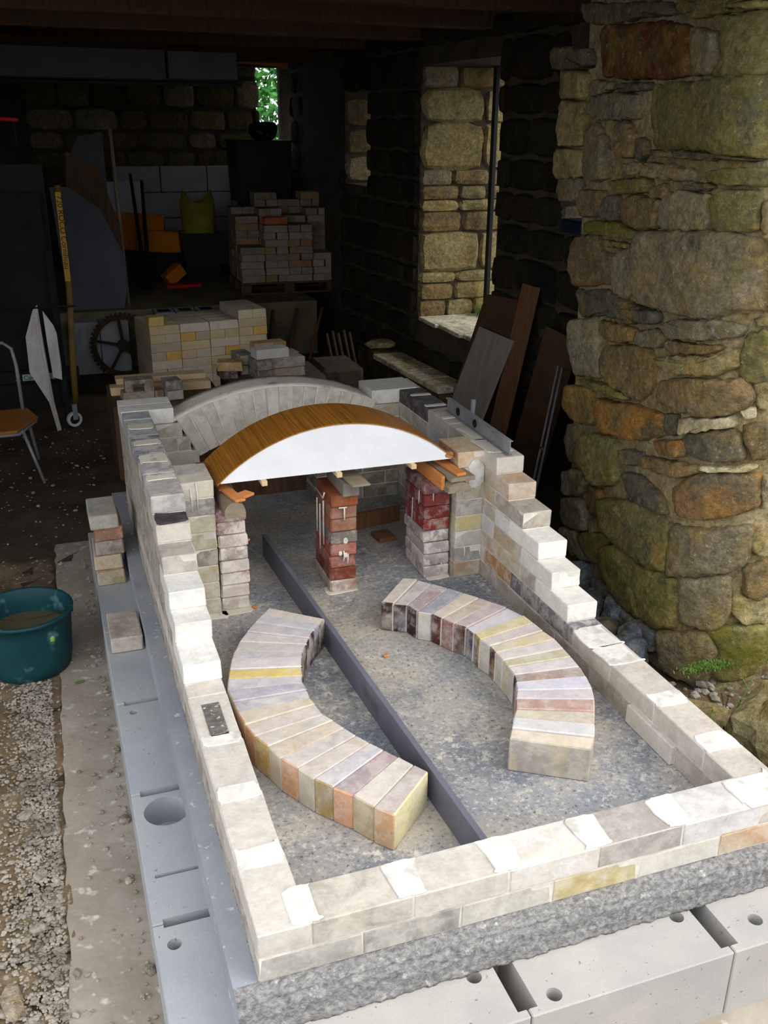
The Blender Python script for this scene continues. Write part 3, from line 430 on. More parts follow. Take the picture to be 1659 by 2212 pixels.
for i, (ya, yb) in enumerate(((4.21, 4.62), (4.625, 5.0), (5.005, 5.33))):
    bm = bmesh.new(); x0 = wx(ya)-.02
    add_box(bm, x0, x0+.72, ya, yb, .282, .312); bmesh.ops.bevel(bm, geom=bm.edges[:], offset=.006, segments=1, affect='EDGES')
    o = link('slab', mesh_from(bm, 'slab', [STONE]), None, s_); setstone(o, lin(226, 222, 204), lin(210, 204, 182))
def grass(name, n, fx, fy, z, h, seed, label, cat='grass'):
    bm = bmesh.new(); rr = random.Random(seed)
    for _ in range(n):
        x, y = fx(rr), fy(rr); a = rr.uniform(0, 6.28); hh = h*rr.uniform(.4, 1.1); w_ = .0022; lx, ly = math.cos(a), math.sin(a); p = []
        for t in (0, .5, 1): q = t*t*hh*.7; p.append((x+lx*q, y+ly*q, z+hh*t*(1-.25*t)))
        v = [bm.verts.new((p[0][0]-ly*w_, p[0][1]+lx*w_, p[0][2])), bm.verts.new((p[0][0]+ly*w_, p[0][1]-lx*w_, p[0][2])), bm.verts.new((p[1][0]+ly*w_, p[1][1]-lx*w_, p[1][2])), bm.verts.new((p[1][0]-ly*w_, p[1][1]+lx*w_, p[1][2])), bm.verts.new(p[2])]
        bm.faces.new(v[:4]); bm.faces.new((v[3], v[2], v[4]))
    tag(link(name, mesh_from(bm, name, [GRASS])), label, cat, kind='stuff')
grass('grass_tuft', 130, lambda r: r.gauss(wx(5.2)+.50, .05), lambda r: r.gauss(5.22, .05), .31, .13, 3, 'green grass tuft growing on the lit window sill')
grass('ground_grass', 200, lambda r: r.gauss(1.60, .06), lambda r: r.gauss(.70, .05), -.30, .14, 4, 'bright green weeds between the kiln wall and the loose rock')
grass('soil_grass', 120, lambda r: r.gauss(2.0, .12), lambda r: r.gauss(.7, .08), -.30, .2, 5, 'thin grass blades on the soil right of the pier foot')

def bush(name, x, y, z, r, n, seed, label):
    bm = bmesh.new(); rr = random.Random(seed)
    for _ in range(n):
        v = Vector((rr.gauss(0, 1), rr.gauss(0, 1), rr.gauss(0, 1))).normalized()*rr.uniform(.6, 1); p = Vector((x+v.x*r[0], y+v.y*r[1], z+v.z*r[2]))
        a = Vector((rr.uniform(-1, 1), rr.uniform(-1, 1), rr.uniform(-1, 1))).normalized()*.07; b = a.orthogonal().normalized()*.035
        bm.faces.new([bm.verts.new(p-a), bm.verts.new(p+b), bm.verts.new(p+a), bm.verts.new(p-b)])
    tag(link(name, mesh_from(bm, name, [LEAF])), label, 'bush', kind='stuff')
bush('bush', 4.0, 12.6, 1.6, (1.7, .9, 1.9), 7000, 6, 'green foliage outside seen through the far opening')
# unseen behind the camera, added to cut low sky light: a tall hedge bank
HB = box('sky_blocker', -9, 9, -11.2, -10.0, -.31, 1.7, plain('blocker_green', (58, 70, 40), (40, 52, 30), 2, 1, .03, 8), bev=.2); tag(HB, 'tall hedge bank added unseen to cut low sky light from the open shed', 'blocker')
# ---- foreground stone pier: mortar core with each stone set on it
def pier():
    bm = bmesh.new(); off = .016; ring = []
    S = [Vector(p) for p in SURF]; zs = [-.34, 0, .5, 1.0, 1.5, 2.0, 2.33]
    pts = []
    for i, p in enumerate(S):
        a = S[max(i-1, 0)]; b = S[min(i+1, len(S)-1)]; t = (b-a).normalized(); n = Vector((t.y, -t.x)); 
        if n.dot(Vector((-1, -1))) < 0: n = -n
        pts.append((p, n))
    rows = []
    for z in zs:
        row = []
        yb = 2.10+.10*(z+.3)
        for i, (p, n) in enumerate(pts):
            q = p-n*off
            if i == 0: t = (yb-S[1].y)/(S[0].y-S[1].y); q = S[1]+(S[0]-S[1])*t-n*off
            row.append(bm.verts.new((q.x, q.y, z)))
        q0 = row[0].co
        row.append(bm.verts.new((3.6, 2.1, z))); row.append(bm.verts.new((2.9, 2.35, z))); row.append(bm.verts.new((q0.x+.5, q0.y+.02, z)))
        rows.append(row)
    m = len(rows[0])
    for a, b in zip(rows[:-1], rows[1:]):
        for k in range(m): bm.faces.new((a[k], a[(k+1) % m], b[(k+1) % m], b[k]))
    bm.faces.new(rows[-1]); bm.faces.new(rows[0][::-1])
    P = struct(link('wall_front', mesh_from(bm, 'wall_front', [CORE])))
    rr = random.Random(77)
    def onsurf(q):
        best = None
        for a, b in zip(S[:-1], S[1:]):
            d = b-a; u = max(0, min(1, (Vector((q.x, q.y))-a).dot(d)/d.length_squared)); p = a+d*u; e = (p-Vector((q.x, q.y))).length
            if best is None or e < best[0]: best = (e, p)
        return Vector((best[1].x, best[1].y, q.z))
    for code, n2, poly in STONES:
        if len(poly) < 3: continue
        n = Vector((n2[0], n2[1], 0)); pts = [Vector(p) for p in poly]; cen = sum(pts, Vector())/len(pts); pts = [cen+(p-cen)*1.03 for p in pts]
        dense = []
        for i, p in enumerate(pts):
            q = pts[(i+1) % len(pts)]; prv = pts[i-1]
            dense.append(p*.90+(q+prv)*.05); e = q-p; k = max(1, int(e.length/.022))
            for j in range(1, k+1):
                t = j/(k+1); dense.append(p.lerp(q, t)+Vector((rr.uniform(-1, 1)*.004*abs(n.y), rr.uniform(-1, 1)*.004*abs(n.x), rr.uniform(-1, 1)*.004)))
        size = max((p-cen).length for p in pts); bul = min(.026, .013+size*.07)*rr.uniform(.7, 1.3); gx = 1.0+.008/max(size, .03)
        tilt = Vector((rr.uniform(-1, 1), rr.uniform(-1, 1), rr.uniform(-1, 1)))*.10
        bm = bmesh.new(); lv = []; sd = Vector((rr.uniform(0, 50), 0, 0))
        def pos(p, f, d_):
            q = cen+(p-cen)*f*gx; e = 0
            if f < .99: q = onsurf(q)
            if d_ > 0: e = noise.noise(q*9+sd)*.010+noise.noise(q*28+sd)*.006+noise.noise(q*70)*.0025+(q-cen).dot(tilt)
            q2 = q+n*(d_+e*min(1, d_/.01))
            return q2+(Vector((noise.noise(q*30+sd), noise.noise(q*30+sd*2), noise.noise(q*30-sd)))*.007 if f > .9 else Vector())
        for f, d_ in ((1.0, -.05), (1.0, .0), (.975, bul*.5), (.93, bul*.8), (.84, bul*.95), (.66, bul), (.44, bul), (.2, bul)):
            lv.append([bm.verts.new(pos(p, f, d_)) for p in dense])
        for a, b in zip(lv[:-1], lv[1:]):
            for k in range(len(dense)): bm.faces.new((a[k], a[(k+1) % len(dense)], b[(k+1) % len(dense)], b[k]))
        cv = bm.verts.new(pos(cen, 0, bul))
        for k in range(len(dense)): bm.faces.new((lv[-1][k], lv[-1][(k+1) % len(dense)], cv))
        o = link('stone', mesh_from(bm, 'stone', [STONE], True), None, P); ca, cb = PAL[code]; v = rr.uniform(.92, 1.08)
        setstone(o, lin(*[min(255, t*v) for t in ca]), lin(*[min(255, t*v) for t in cb]), 1.0 if code == 'm' else (.5 if code == 'o' else .15))
    rubble(P, (2.24, .972), (3.55, .90), -.3, 2.32, (0, -1), 91, pal='BobgyBo', lmin=.2, lmax=.55, hmin=.12, hmax=.3, proud=.022)
    return P
pier()
# moss clump on the pier foot and a loose rock
grass('moss', 900, lambda r: r.gauss(1.90, .05), lambda r: r.gauss(.985, .015), -.17, .016, 9, 'bright green moss growing low on the stone pier', 'moss')
o = lump('rock', 1.86, .55, -.17, (.17, .13, .15), STONE, rot=.3, seed=41, n=3); setstone(o, lin(168, 158, 116), lin(140, 130, 96), .2); tag(o, 'loose yellowish squared rock on the soil right of the kiln wall', 'rock')
o = lump('rock', 1.72, .86, -.275, (.17, .10, .035), STONE, rot=-.3, seed=42, n=3); setstone(o, lin(168, 150, 112), lin(140, 126, 92), .2); tag(o, 'flat brown ledge stone sticking out under the pier foot', 'rock')
# ================================================================ slab, blocks
def slab():
    bm = bmesh.new(); x0, x1, y0, y1, zt, zb = -.055, 1.46, -.042, 3.05, 0, -.10; rr = random.Random(9)
    nx, nz = 260, 14; g = []
    for j in range(nz+1):
        z = zb+(zt-zb)*j/nz
        g.append([bm.verts.new((x0+(x1-x0)*i/nx, y0+noise.noise(Vector((x0+(x1-x0)*i/nx, 0, z))*28)*.006+noise.noise(Vector((x0+(x1-x0)*i/nx, 3, z))*75)*.005-(.002 if j < nz-2 else -.004), z+(rr.uniform(-.002, .0005) if j == nz else 0))) for i in range(nx+1)])
    for j in range(nz):
        for i in range(nx): bm.faces.new((g[j][i], g[j][i+1], g[j+1][i+1], g[j+1][i])).material_index = 1
    ym = .005
    t2 = [bm.verts.new((x0+(x1-x0)*i/nx, ym, 0)) for i in range(nx+1)]
    t3 = [bm.verts.new((x0+(x1-x0)*i/nx, y1, 0)) for i in range(nx+1)]
    for i in range(nx):
        bm.faces.new((g[nz][i], g[nz][i+1], t2[i+1], t2[i])).material_index = 1
        xm = x0+(x1-x0)*(i+.5)/nx; bm.faces.new((t2[i], t2[i+1], t3[i+1], t3[i])).material_index = 2 if xm < .0 else 0
    bl = bm.verts.new((x0, y1, zb)); br = bm.verts.new((x1, y1, zb))
    bm.faces.new([t2[0]]+[g[j][0] for j in range(nz, -1, -1)]+[bl, t3[0]]).material_index = 2
    bm.faces.new([t3[-1], br]+[g[j][-1] for j in range(nz+1)]+[t2[-1]]).material_index = 2
    bm.faces.new([g[0][i] for i in range(nx, -1, -1)]+[bl, br]).material_index = 1; bm.faces.new([bl]+t3+[br])
    me = mesh_from(bm, 'concrete_slab', [SLABF, SLABE, SLABL])
    for p in me.polygons: p.use_smooth = p.material_index == 1 and abs(p.normal.y) > .3
    return tag(link('concrete_slab', me), 'grey concrete slab with a rough front edge under the brick kiln', 'slab')
SLAB = slab()
def boolean_mesh(base, cutters, name, mats):
    def tmp(bm, n_): me = mesh_from(bm, n_); o = bpy.data.objects.new(n_, me); COL.objects.link(o); return o
    b = tmp(base, 'tmpb'); cs = [tmp(k, 'tmpc') for k in cutters]
    for k in cs: m = b.modifiers.new('b', 'BOOLEAN'); m.object = k; m.operation = 'DIFFERENCE'; m.solver = 'EXACT'
    dg = bpy.context.evaluated_depsgraph_get(); dg.update(); me = bpy.data.meshes.new_from_object(b.evaluated_get(dg)); me.name = name
    for o in [b]+cs: bpy.data.objects.remove(o)
    me.materials.clear()
    for m in mats: me.materials.append(m)
    for p in me.polygons: p.material_index = 0
    return me
def cyl(x, y, r, z0, z1, n=24, sx=1):
    bm = bmesh.new(); poly = [(x+math.cos(2*math.pi*k/n)*r*sx, y+math.sin(2*math.pi*k/n)*r) for k in range(n)]
    a = [bm.verts.new((*p, z0)) for p in poly]; b = [bm.verts.new((*p, z1)) for p in poly]; bm.faces.new(a[::-1]); bm.faces.new(b)
    for k in range(n): bm.faces.new((a[k], a[(k+1) % n], b[(k+1) % n], b[k]))
    return bm
def bxc(*a): bm = bmesh.new(); add_box(bm, *a); return bm
def block(x0, x1, y0, y1, cutters, label, mat=BLOCK, z0=-.30, z1=-.1):
    base = bxc(x0+.0015, x1-.0015, y0+.0015, y1-.0015, z0, z1); bmesh.ops.bevel(base, geom=base.edges[:], offset=.003, segments=1, affect='EDGES')
    me = boolean_mesh(base, cutters, 'concrete_block', [mat]); o = link('concrete_block', me); return tag(o, label, 'block', 'concrete blocks laid around the slab')
jl = [-.17, .333, .836, 1.322, 1.83, 2.33, 2.83]
words = ['nearest', 'second', 'third', 'fourth', 'fifth', 'farthest']
desc = ['with one small round hole', 'with a big round hole', 'with a small hole at its far end', 'under the single loose brick', 'under the stack of five loose bricks', 'behind the stack of loose bricks']
for i in range(6):
    y0, y1 = jl[i], jl[i+1]; XL, XR = -.192, .02
    cut = [bxc(-.165, XR+.1, y0-.02, y0+.014, -.19, .0), bxc(-.165, XR+.1, y1-.014, y1+.02, -.19, .0)]
    if i == 0: cut = cut[1:]+[cyl(-.148, .262, .017, -.29, 0)]
    if i == 1: cut += [cyl(-.103, .742, .062, -.19, 0, 32), bxc(-.165, XR+.1, .489, .501, -.19, 0)]
    if i == 2: cut += [cyl(-.140, 1.262, .013, -.295, 0)]
    block(XL, XR, y0, y1, cut, f'grey concrete block, {words[i]} in the left row, {desc[i]}')
jf = [.022, .553, 1.083, 1.62]
for i in range(3):
    x0, x1 = jf[i], jf[i+1]; cut = []
    for xj, s in ((x0, 1), (x1, -1)):
        if i == 0 and s == 1: continue
        cut.append(bxc(xj-.024, xj+.024, -.168, .02, -.26, 0))
    if i >= 1: cut.append(cyl(x0+.073 if i == 1 else 1.193, -.153 if i == 1 else -.122, .018, -.295, 0))
    cut.append(cyl([.477, 1.017, 1.55][i], -.052, .018, -.295, 0))
    block(x0, x1, -.190, .10, cut, ['pale concrete block in the front row at its left end', 'pale concrete block in the middle of the front row with a round hole', 'pale concrete block at the right end of the front row'][i], BLOCKF)
block(-.192, .02, -.68, -.172, [], 'grey concrete block at the near left corner below the slab')
# ================================================================ the kiln
K = empty('brick_kiln', (.69, 1.3, 0)); tag(K, 'half built brick kiln with stepped side walls on a concrete slab', 'kiln')
BW, BL, BH = .114, .2285, .0630
def wall_core(boxes, name='wall'):
    bm = bmesh.new()
    for b in boxes: add_box(bm, *b)
    return link(name, mesh_from(bm, name, [MORTAR]), None, K)
ins = .0025
cols_gen = [((206, 198, 182), (176, 162, 120)), ((186, 180, 170), (150, 142, 130)), ((196, 186, 168), (188, 160, 96)), ((176, 168, 158), (120, 114, 108)), ((200, 194, 186), (160, 158, 168))]
def gen_brick(x, y, z, dx, dy, dz, par, col=None, stain=None, sa=.7, lime=.35, **k):
    a, b = R.choice(cols_gen)
    return brick(x, y, z, dx, dy, dz, lin(*(col or a)), par, lin(*(stain or b)), sa, lime, **k)
# front wall
FW = wall_core([(ins, 1.386-ins, ins, BW-ins, 0, 2*c-.0045)])
for i, (x0, x1) in enumerate([(0, .2285), (.232, .4605), (.464, .6925), (.696, .9245), (.928, 1.1565), (1.160, 1.386)]):
    col = [((186, 182, 174), (150, 148, 142)), ((176, 172, 164), (70, 66, 62)), ((200, 196, 186), (170, 164, 150)), ((190, 180, 146), (180, 160, 96)), ((204, 200, 190), (180, 176, 166)), ((196, 176, 150), (196, 130, 84))][i]
    gen_brick((x0+x1)/2, BW/2, .001, x1-x0, BW, BH, FW, *col, .8, .3)
f2 = [(.1175, .3455), (.349, .577), (.581, .809), (.813, 1.041), (1.045, 1.272)]
for i, (x0, x1) in enumerate(f2):
    col = [((190, 184, 172), (112, 108, 100)), ((196, 190, 182), (160, 154, 140)), ((204, 200, 196), (180, 168, 124)), ((160, 154, 148), (142, 136, 130)), ((200, 198, 196), (150, 146, 144))][i]
    gen_brick((x0+x1)/2, BW/2, c, x1-x0, BW, BH, FW, tuple(min(255, q*1.06) for q in col[0]), tuple(min(255, q*1.08) for q in col[1]), .7, .25)
# side walls
def side_wall(xc, starts, colfun, seed):
    W_ = wall_core([(xc-BW/2+ins, xc+BW/2-ins, (BW if k < 2 else starts[k])+ (ins if k > 1 else 0), 2.80, k*c-.006, (k+1)*c-.0045) for k in range(8)])
    rr = random.Random(seed)
    for k in range(8):
        y = starts[k]; end = 2.598 if k == 7 and xc < 1 else 2.80; j = 0
        if k == 7 and xc > 1: end = 2.604
        while y < end-.03:
            l = min(BL, end-y)
            if k > 1 and j == 1 and k % 2 == 0: l = min(.112, end-y)
            dx, col, st, sa_, lm = colfun(k, j, y, rr)
            gen_brick(xc+dx, y+l/2, k*c+.001, BW, l, BH, W_, col, st, sa_, lm); y += l+.0035; j += 1
    return W_
def left_cols(k, j, y, rr):
    if j == 0 and k in (2, 3, 4): return 0, (236, 235, 230), (226, 224, 218), .3, 0
    if k == 5 and j == 0: return 0, (186, 180, 170), (160, 154, 146), .8, .3
    if k == 6 and j == 0: return 0, (204, 198, 186), (170, 166, 160), .8, .2
    if k == 7:
        if y < 1.6: return 0, (190, 186, 182), (168, 164, 162), .8, .5
        if y < 1.85: return 0, (178, 176, 176), (90, 96, 112), .9, .6
        if y < 2.1: return 0, (150, 152, 158), (84, 88, 100), .9, .6
        return 0, (168, 172, 176), (140, 146, 156), .8, .5
    if k == 1: return 0, (206, 200, 191), (184, 178, 170), .8, .25
    return 0, (176, 168, 156), (120, 110, 102), .8, .4
LW = side_wall(BW/2, [.1145, 0, .996, 1.136, 1.228, 1.353, 1.459, 1.557], left_cols, 3)
def right_cols(k, j, y, rr):
    if j == 0 and k in (2, 3, 4): return 0, (232, 230, 222), (224, 222, 214), .3, 0
    if j == 1 and k in (4,): return 0, (224, 222, 218), (210, 206, 200), .5, 0
    if k == 5 and j == 0: return 0, (178, 170, 158), (136, 120, 98), .9, .3
    if k == 6 and j == 0: return 0, (196, 180, 158), (206, 150, 116), .9, .4
    if k == 7:
        if y < 1.6: return 0, (212, 206, 194), (190, 184, 172), .6, .3
        if y < 2.05: return 0, (206, 198, 184), (150, 148, 150), .6, .5
        return 0, (96, 90, 90), (52, 50, 54), .9, .12
    if k == 0: return (-.012, (214, 206, 198), (204, 196, 190), .4, 0) if .3 < y < .5 else (0, (176, 168, 158), (150, 140, 124), .8, .3)
    if k == 1:
        if .9 < y < 1.2: return 0, (120, 116, 122), (84, 80, 90), .9, .4
        if 1.15 < y < 1.5: return 0, (176, 140, 100), (170, 110, 60), .9, .4
        return 0, (200, 192, 182), (176, 166, 154), .8, .25
    return 0, *rr.choice([((186, 176, 160), (180, 140, 90)), ((180, 172, 162), (150, 144, 136)), ((196, 186, 168), (190, 150, 80)), ((200, 198, 202), (180, 178, 184))]), .8, .4
RW = side_wall(1.272+BW/2, [.1145, 0, .971, 1.090, 1.195, 1.320, 1.444, 1.552], right_cols, 4)
# piers
def pier_bricks(xc, cols, W_):
    for k in range(8):
        gen_brick(xc, 1.655+.097, k*c+.001, BW-.001, .195, BH, W_, *cols[k % len(cols)], .8, .35)
PLm = link('pier', mesh_from(bxc(BW, .2275-ins, 1.655+ins, 1.85-ins, 0, 8*c-.0045), 'pier', [MORTAR]), None, K)
pier_bricks(BW+BW/2, [((190, 184, 170), (150, 146, 138)), ((196, 188, 172), (176, 140, 80)), ((190, 184, 160), (180, 160, 100)), ((150, 146, 136), (130, 120, 96)), ((176, 168, 146), (150, 130, 90)), ((190, 184, 160), (206, 176, 96)), ((160, 156, 150), (130, 126, 122)), ((206, 198, 180), (120, 130, 150))], PLm)
PRm = link('pier', mesh_from(bxc(1.158+ins, 1.272, 1.655+ins, 1.85-ins, 0, 8*c-.0045), 'pier', [MORTAR]), None, K)
pier_bricks(1.272-BW/2, [((190, 180, 164), (160, 120, 84)), ((160, 156, 148), (140, 136, 130)), ((196, 190, 178), (180, 174, 160)), ((190, 184, 150), (214, 180, 90)), ((170, 166, 158), (150, 146, 138)), ((186, 180, 160), (160, 156, 144)), ((220, 214, 204), (200, 190, 176)), ((200, 180, 150), (196, 130, 70))], PRm)
# back wall bricks beside and under the arch ring
RC, ZC, R1, R2, AM = (.693), -.435, .82, 1.02, math.radians(27)
def backwall():
    boxes = []; recs = []
    for k in range(7):
        z = k*c; zm = z+c/2
        for side in (-1, 1):
            lim = R1*math.sin(AM) if zm < ZC+R1*math.cos(AM) else (zm-ZC)*math.tan(AM)
            a, b = (BW, RC-lim) if side < 0 else (RC+lim, 1.272)
            if side > 0 and zm < ZC+R1*math.cos(AM): a = .86
            recs.append((a, b, k))
    Ws = []
    for s in (0, 1):
        bm = bmesh.new()
        for a, b, k in recs[s::2]: add_box(bm, a+.002, b-.002, 2.602, 2.80, k*c-.006 if k else 0, (k+1)*c-.0045)
        Ws.append(link('wall', mesh_from(bm, 'wall', [MORTAR]), None, K))
    for a, b, k in recs:
        W_ = Ws[0] if a < .5 else Ws[1]
        x = a if k % 2 == 0 else a-.0; first = True
        while x < b-.02:
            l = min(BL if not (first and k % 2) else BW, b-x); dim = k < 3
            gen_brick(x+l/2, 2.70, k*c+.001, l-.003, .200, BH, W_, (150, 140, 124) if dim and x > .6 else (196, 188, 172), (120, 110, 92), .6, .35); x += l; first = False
backwall()
def ring():
    A = link('arch_ring', mesh_from(bxc(0, .001, 2.7, 2.701, 0, .001), 'arch_ring', [PLASTER]), None, K)
    bm = bmesh.new(); n = 40      # mortar body a little inside the brick faces, plastered over the back
    rows = []
    for y, ra, rb in ((2.604, R1+.002, R2+.001), (2.775, R1+.002, R2+.001)):
        rows.append([[bm.verts.new((RC+r*math.sin(-AM+2*AM*i/n), y, ZC+r*math.cos(-AM+2*AM*i/n))) for i in range(n+1)] for r in (ra, rb)])
    (fi, fo), (bi, bo) = rows
    for i in range(n):
        bm.faces.new((fi[i], fi[i+1], fo[i+1], fo[i])); bm.faces.new((bi[i], bo[i], bo[i+1], bi[i+1]))
        bm.faces.new((fo[i], fo[i+1], bo[i+1], bo[i])); bm.faces.new((fi[i], bi[i], bi[i+1], fi[i+1]))
    for i in (0, n): bm.faces.new((fi[i], fo[i], bo[i], bi[i]))
    A.data = mesh_from(bm, 'arch_ring', [MORTAR])
    N = 16
    for i in range(N):
        a0 = -AM+2*AM*i/N+.0022; a1 = -AM+2*AM*(i+1)/N-.0022; f = R.uniform(-.002, .003)
        poly = [(R1*math.sin(a0), R1*math.cos(a0)), (R1*math.sin(a1), R1*math.cos(a1)), (R2*math.sin(a1), R2*math.cos(a1)), (R2*math.sin(a0), R2*math.cos(a0))]
        am = (a0+a1)/2; cx, cz = (R1+R2)/2*math.sin(am), (R1+R2)/2*math.cos(am)
        bm = bmesh.new(); fr = [bm.verts.new((p[0]-cx, -.09-f, p[1]-cz)) for p in poly]; bk = [bm.verts.new((p[0]-cx, .088, p[1]-cz)) for p in poly]
        bm.faces.new(fr); bm.faces.new(bk[::-1])
        for k in range(4): bm.faces.new((fr[k], bk[k], bk[(k+1) % 4], fr[(k+1) % 4]))
        bmesh.ops.bevel(bm, geom=bm.edges[:], offset=.003, segments=1, affect='EDGES')
        o = link('brick', mesh_from(bm, 'brick', [BR]), None, A, (RC+cx, 2.69, ZC+cz), color=lin(*R.choice([(212, 204, 188), (202, 196, 184), (220, 212, 198)])))
        o['stain'] = lin(150, 148, 142); o['stain_amount'] = .7; o['lime'] = .55
    # plaster coat over the back of the ring
    bm = bmesh.new(); rr = random.Random(3); g = []
    for j, y in enumerate((2.606, 2.65, 2.70, 2.74, 2.785)):
        g.append([bm.verts.new((RC+(R2+.006+rr.uniform(-.0015, .002))*math.sin(-AM*1.02+2.04*AM*i/50), y, ZC+(R2+.006+rr.uniform(-.0015, .002))*math.cos(-AM*1.02+2.04*AM*i/50))) for i in range(51)])
    lo = [[bm.verts.new((RC+(R2-.004)*math.sin(-AM*1.02+2.04*AM*i/50), y, ZC+(R2-.004)*math.cos(-AM*1.02+2.04*AM*i/50))) for i in range(51)] for y in (2.603, 2.788)]
    for j in range(4):
        for i in range(50): bm.faces.new((g[j][i], g[j][i+1], g[j+1][i+1], g[j+1][i]))
    for i in range(50): bm.faces.new((lo[0][i], lo[0][i+1], g[0][i+1], g[0][i])); bm.faces.new((g[4][i], g[4][i+1], lo[1][i+1], lo[1][i])); bm.faces.new((lo[0][i], lo[1][i], lo[1][i+1], lo[0][i+1]))
    link('plaster_coat', mesh_from(bm, 'plaster_coat', [PLASTER], True), None, A, label='smooth pale plaster coat over the arch')
ring()
# pale capping blocks at the back corners
CP = link('wall', mesh_from(bxc(.004, .216, 2.604, 2.79, 7*c, 8*c-.003), 'wall', [MORTAR]), None, K)
for y in (2.603+.049, 2.603+.149): brick(.110, y, 7*c+.002, .222, .0985, .0645, lin(232, 230, 224), CP, None, 0, 0, wear=.4)
CP = link('wall', mesh_from(bxc(1.142, 1.36, 2.610, 2.80, 7*c, 8*c-.003), 'wall', [MORTAR]), None, K)
brick(1.249, 2.709, 7*c+.002, .226, .200, .0645, lin(228, 226, 218), CP, None, 0, 0, wear=.4)
# mortar patches smeared over the joints
for y, rx, ry in ((.235, .0555, .034), (.462, .0555, .03), (.705, .0555, .024)): smear(.057, y, 2*c-.0024, rx, ry, LW)
for x, ry in ((.112, .05), (.347, .030), (.579, .045), (.811, .032), (1.043, .040)): smear(x, .057, 2*c-.0024, .037 if x > .2 else .03, .0555, FW)
smear(1.300, .057, 2*c-.0024, .075, .0555, FW)
for y, ry in ((.248, .040), (.482, .034), (.742, .06), (.86, .07)): smear(1.329, y, 2*c-.0024, .0555, ry, RW)
for y, ry in ((1.74, .03), (1.95, .05), (2.15, .03), (2.38, .035)): smear(.057, y, 8*c-.0024, .052, ry, LW, mat=PLASTER)
for y in (1.70, 1.86): smear(1.325, y, 8*c-.0024, .054, .09, RW, mat=PLASTER)
for y in (2.10, 2.30, 2.48): smear(1.329, y, 8*c-.0024, .050, .014, RW)
# sunk frog in the top of one left wall brick
bm = bmesh.new()
for a in ((.030, .084, .655, .663, 2*c-.002, 2*c+.0015),): add_box(bm, *a)
fr = box('brick_frog', .032, .082, .725, .880, 2*c-.0035, 2*c-.0001, plain('frog_grit', (120, 116, 108), (84, 82, 80), 40, .95, .003, 90, (196, 190, 176), (.6, .66), 60), LW, bev=0, label='sunken gritty dark recess in the brick top')
bm.free()
o = box('mortar_rim', .032, .082, .717, .723, 2*c-.0035, 2*c+.0008, SMEAR, LW, bev=.0004)
# black broken mortar ledge under the chipped left course
lb = smear(.058, 1.512, 7*c-.001, .054, .040, LW, th=.006, mat=plain('burnt_mortar', (52, 48, 54), (76, 72, 78), 20, .95, .003, 60), name='burnt_ledge'); lb['label'] = 'dark burnt mortar on the step'
# drips of slip on the right pier corner
lump('mortar_blob', 1.235, 1.652, 6.6*c, (.036, .006, .055), SMEAR, PRm, seed=15, label='thick white mortar blob')
for x0, z0, z1 in ((1.185, 5.9*c, 5.1*c), (1.20, 2*c, 1.2*c), (.166, 8*c-.004, 6.4*c), (.145, 7.6*c, 6.3*c)):
    tube('mortar_drip', [(x0, 1.654, z0), (x0+.002, 1.653, (z0+z1)/2), (x0+.001, 1.654, z1)], .0025, SMEAR, PRm if x0 > 1 else PLm, seg=6)
# ================================================================ laid out arch bricks
LC = [((208, 202, 190), 0), ((198, 195, 192), (184, 192, 204)), ((196, 192, 190), (186, 176, 182)), ((206, 202, 194), 0), ((198, 192, 182), 0), ((196, 192, 186), (176, 186, 196)), ((210, 206, 200), 0),
      ((216, 196, 128), (226, 206, 104)), ((204, 202, 200), (120, 120, 126)), ((180, 176, 182), (174, 169, 180)), ((196, 194, 190), (120, 124, 130)), ((204, 196, 176), (206, 186, 140)), ((200, 194, 182), (206, 180, 140)),
      ((198, 192, 178), (204, 176, 130)), ((200, 190, 170), (206, 180, 140)), ((200, 194, 184), (160, 154, 146)), ((198, 190, 176), (186, 176, 160)), ((206, 202, 194), (160, 164, 180)), ((166, 156, 152), (190, 150, 150)), ((206, 200, 186), 0), ((186, 178, 166), (160, 158, 156)), ((160, 150, 156), (176, 150, 136))]
LOUT = [(200, 190, 170)]*10+[(214, 150, 96), (196, 140, 90), (196, 130, 84), (186, 150, 80), (196, 188, 172), (206, 150, 108), (198, 194, 184), (160, 134, 70), (222, 156, 106), (176, 156, 118), (214, 160, 108)]
LNAME = ['pale cream', 'bluish pale', 'lilac tinted pale', 'plain cream', 'plain beige', 'grey-blue tinted', 'whitish', 'bright yellow', 'grey smudged', 'violet-grey', 'grey with a dark spot', 'cream with a yellow stripe', 'ochre edged', 'orange edged', 'two-tone beige', 'patchwork mottled', 'buff', 'white spotted', 'pink-brown stained', 'cream orange-ended', 'dusty grey and ochre']
RCc = [((204, 196, 180), 0), ((190, 184, 178), (206, 200, 200)), ((170, 154, 150), (196, 190, 188)), ((160, 162, 168), (140, 146, 156)), ((204, 194, 174), 0), ((190, 180, 162), (170, 156, 144)), ((186, 175, 170), (196, 184, 178)), ((200, 198, 200), (214, 214, 216)), ((204, 194, 152), (214, 196, 140)), ((196, 188, 180), (210, 204, 200)),
       ((202, 194, 164), (208, 190, 140)), ((206, 200, 192), 0), ((190, 184, 156), 0), ((206, 202, 196), 0), ((160, 150, 138), (186, 120, 90)), ((202, 202, 208), (214, 208, 206)), ((200, 192, 190), (184, 180, 188)), ((180, 156, 140), (196, 110, 80)), ((200, 192, 164), (176, 168, 170)), ((206, 206, 200), 0), ((214, 204, 182), (212, 196, 160))]
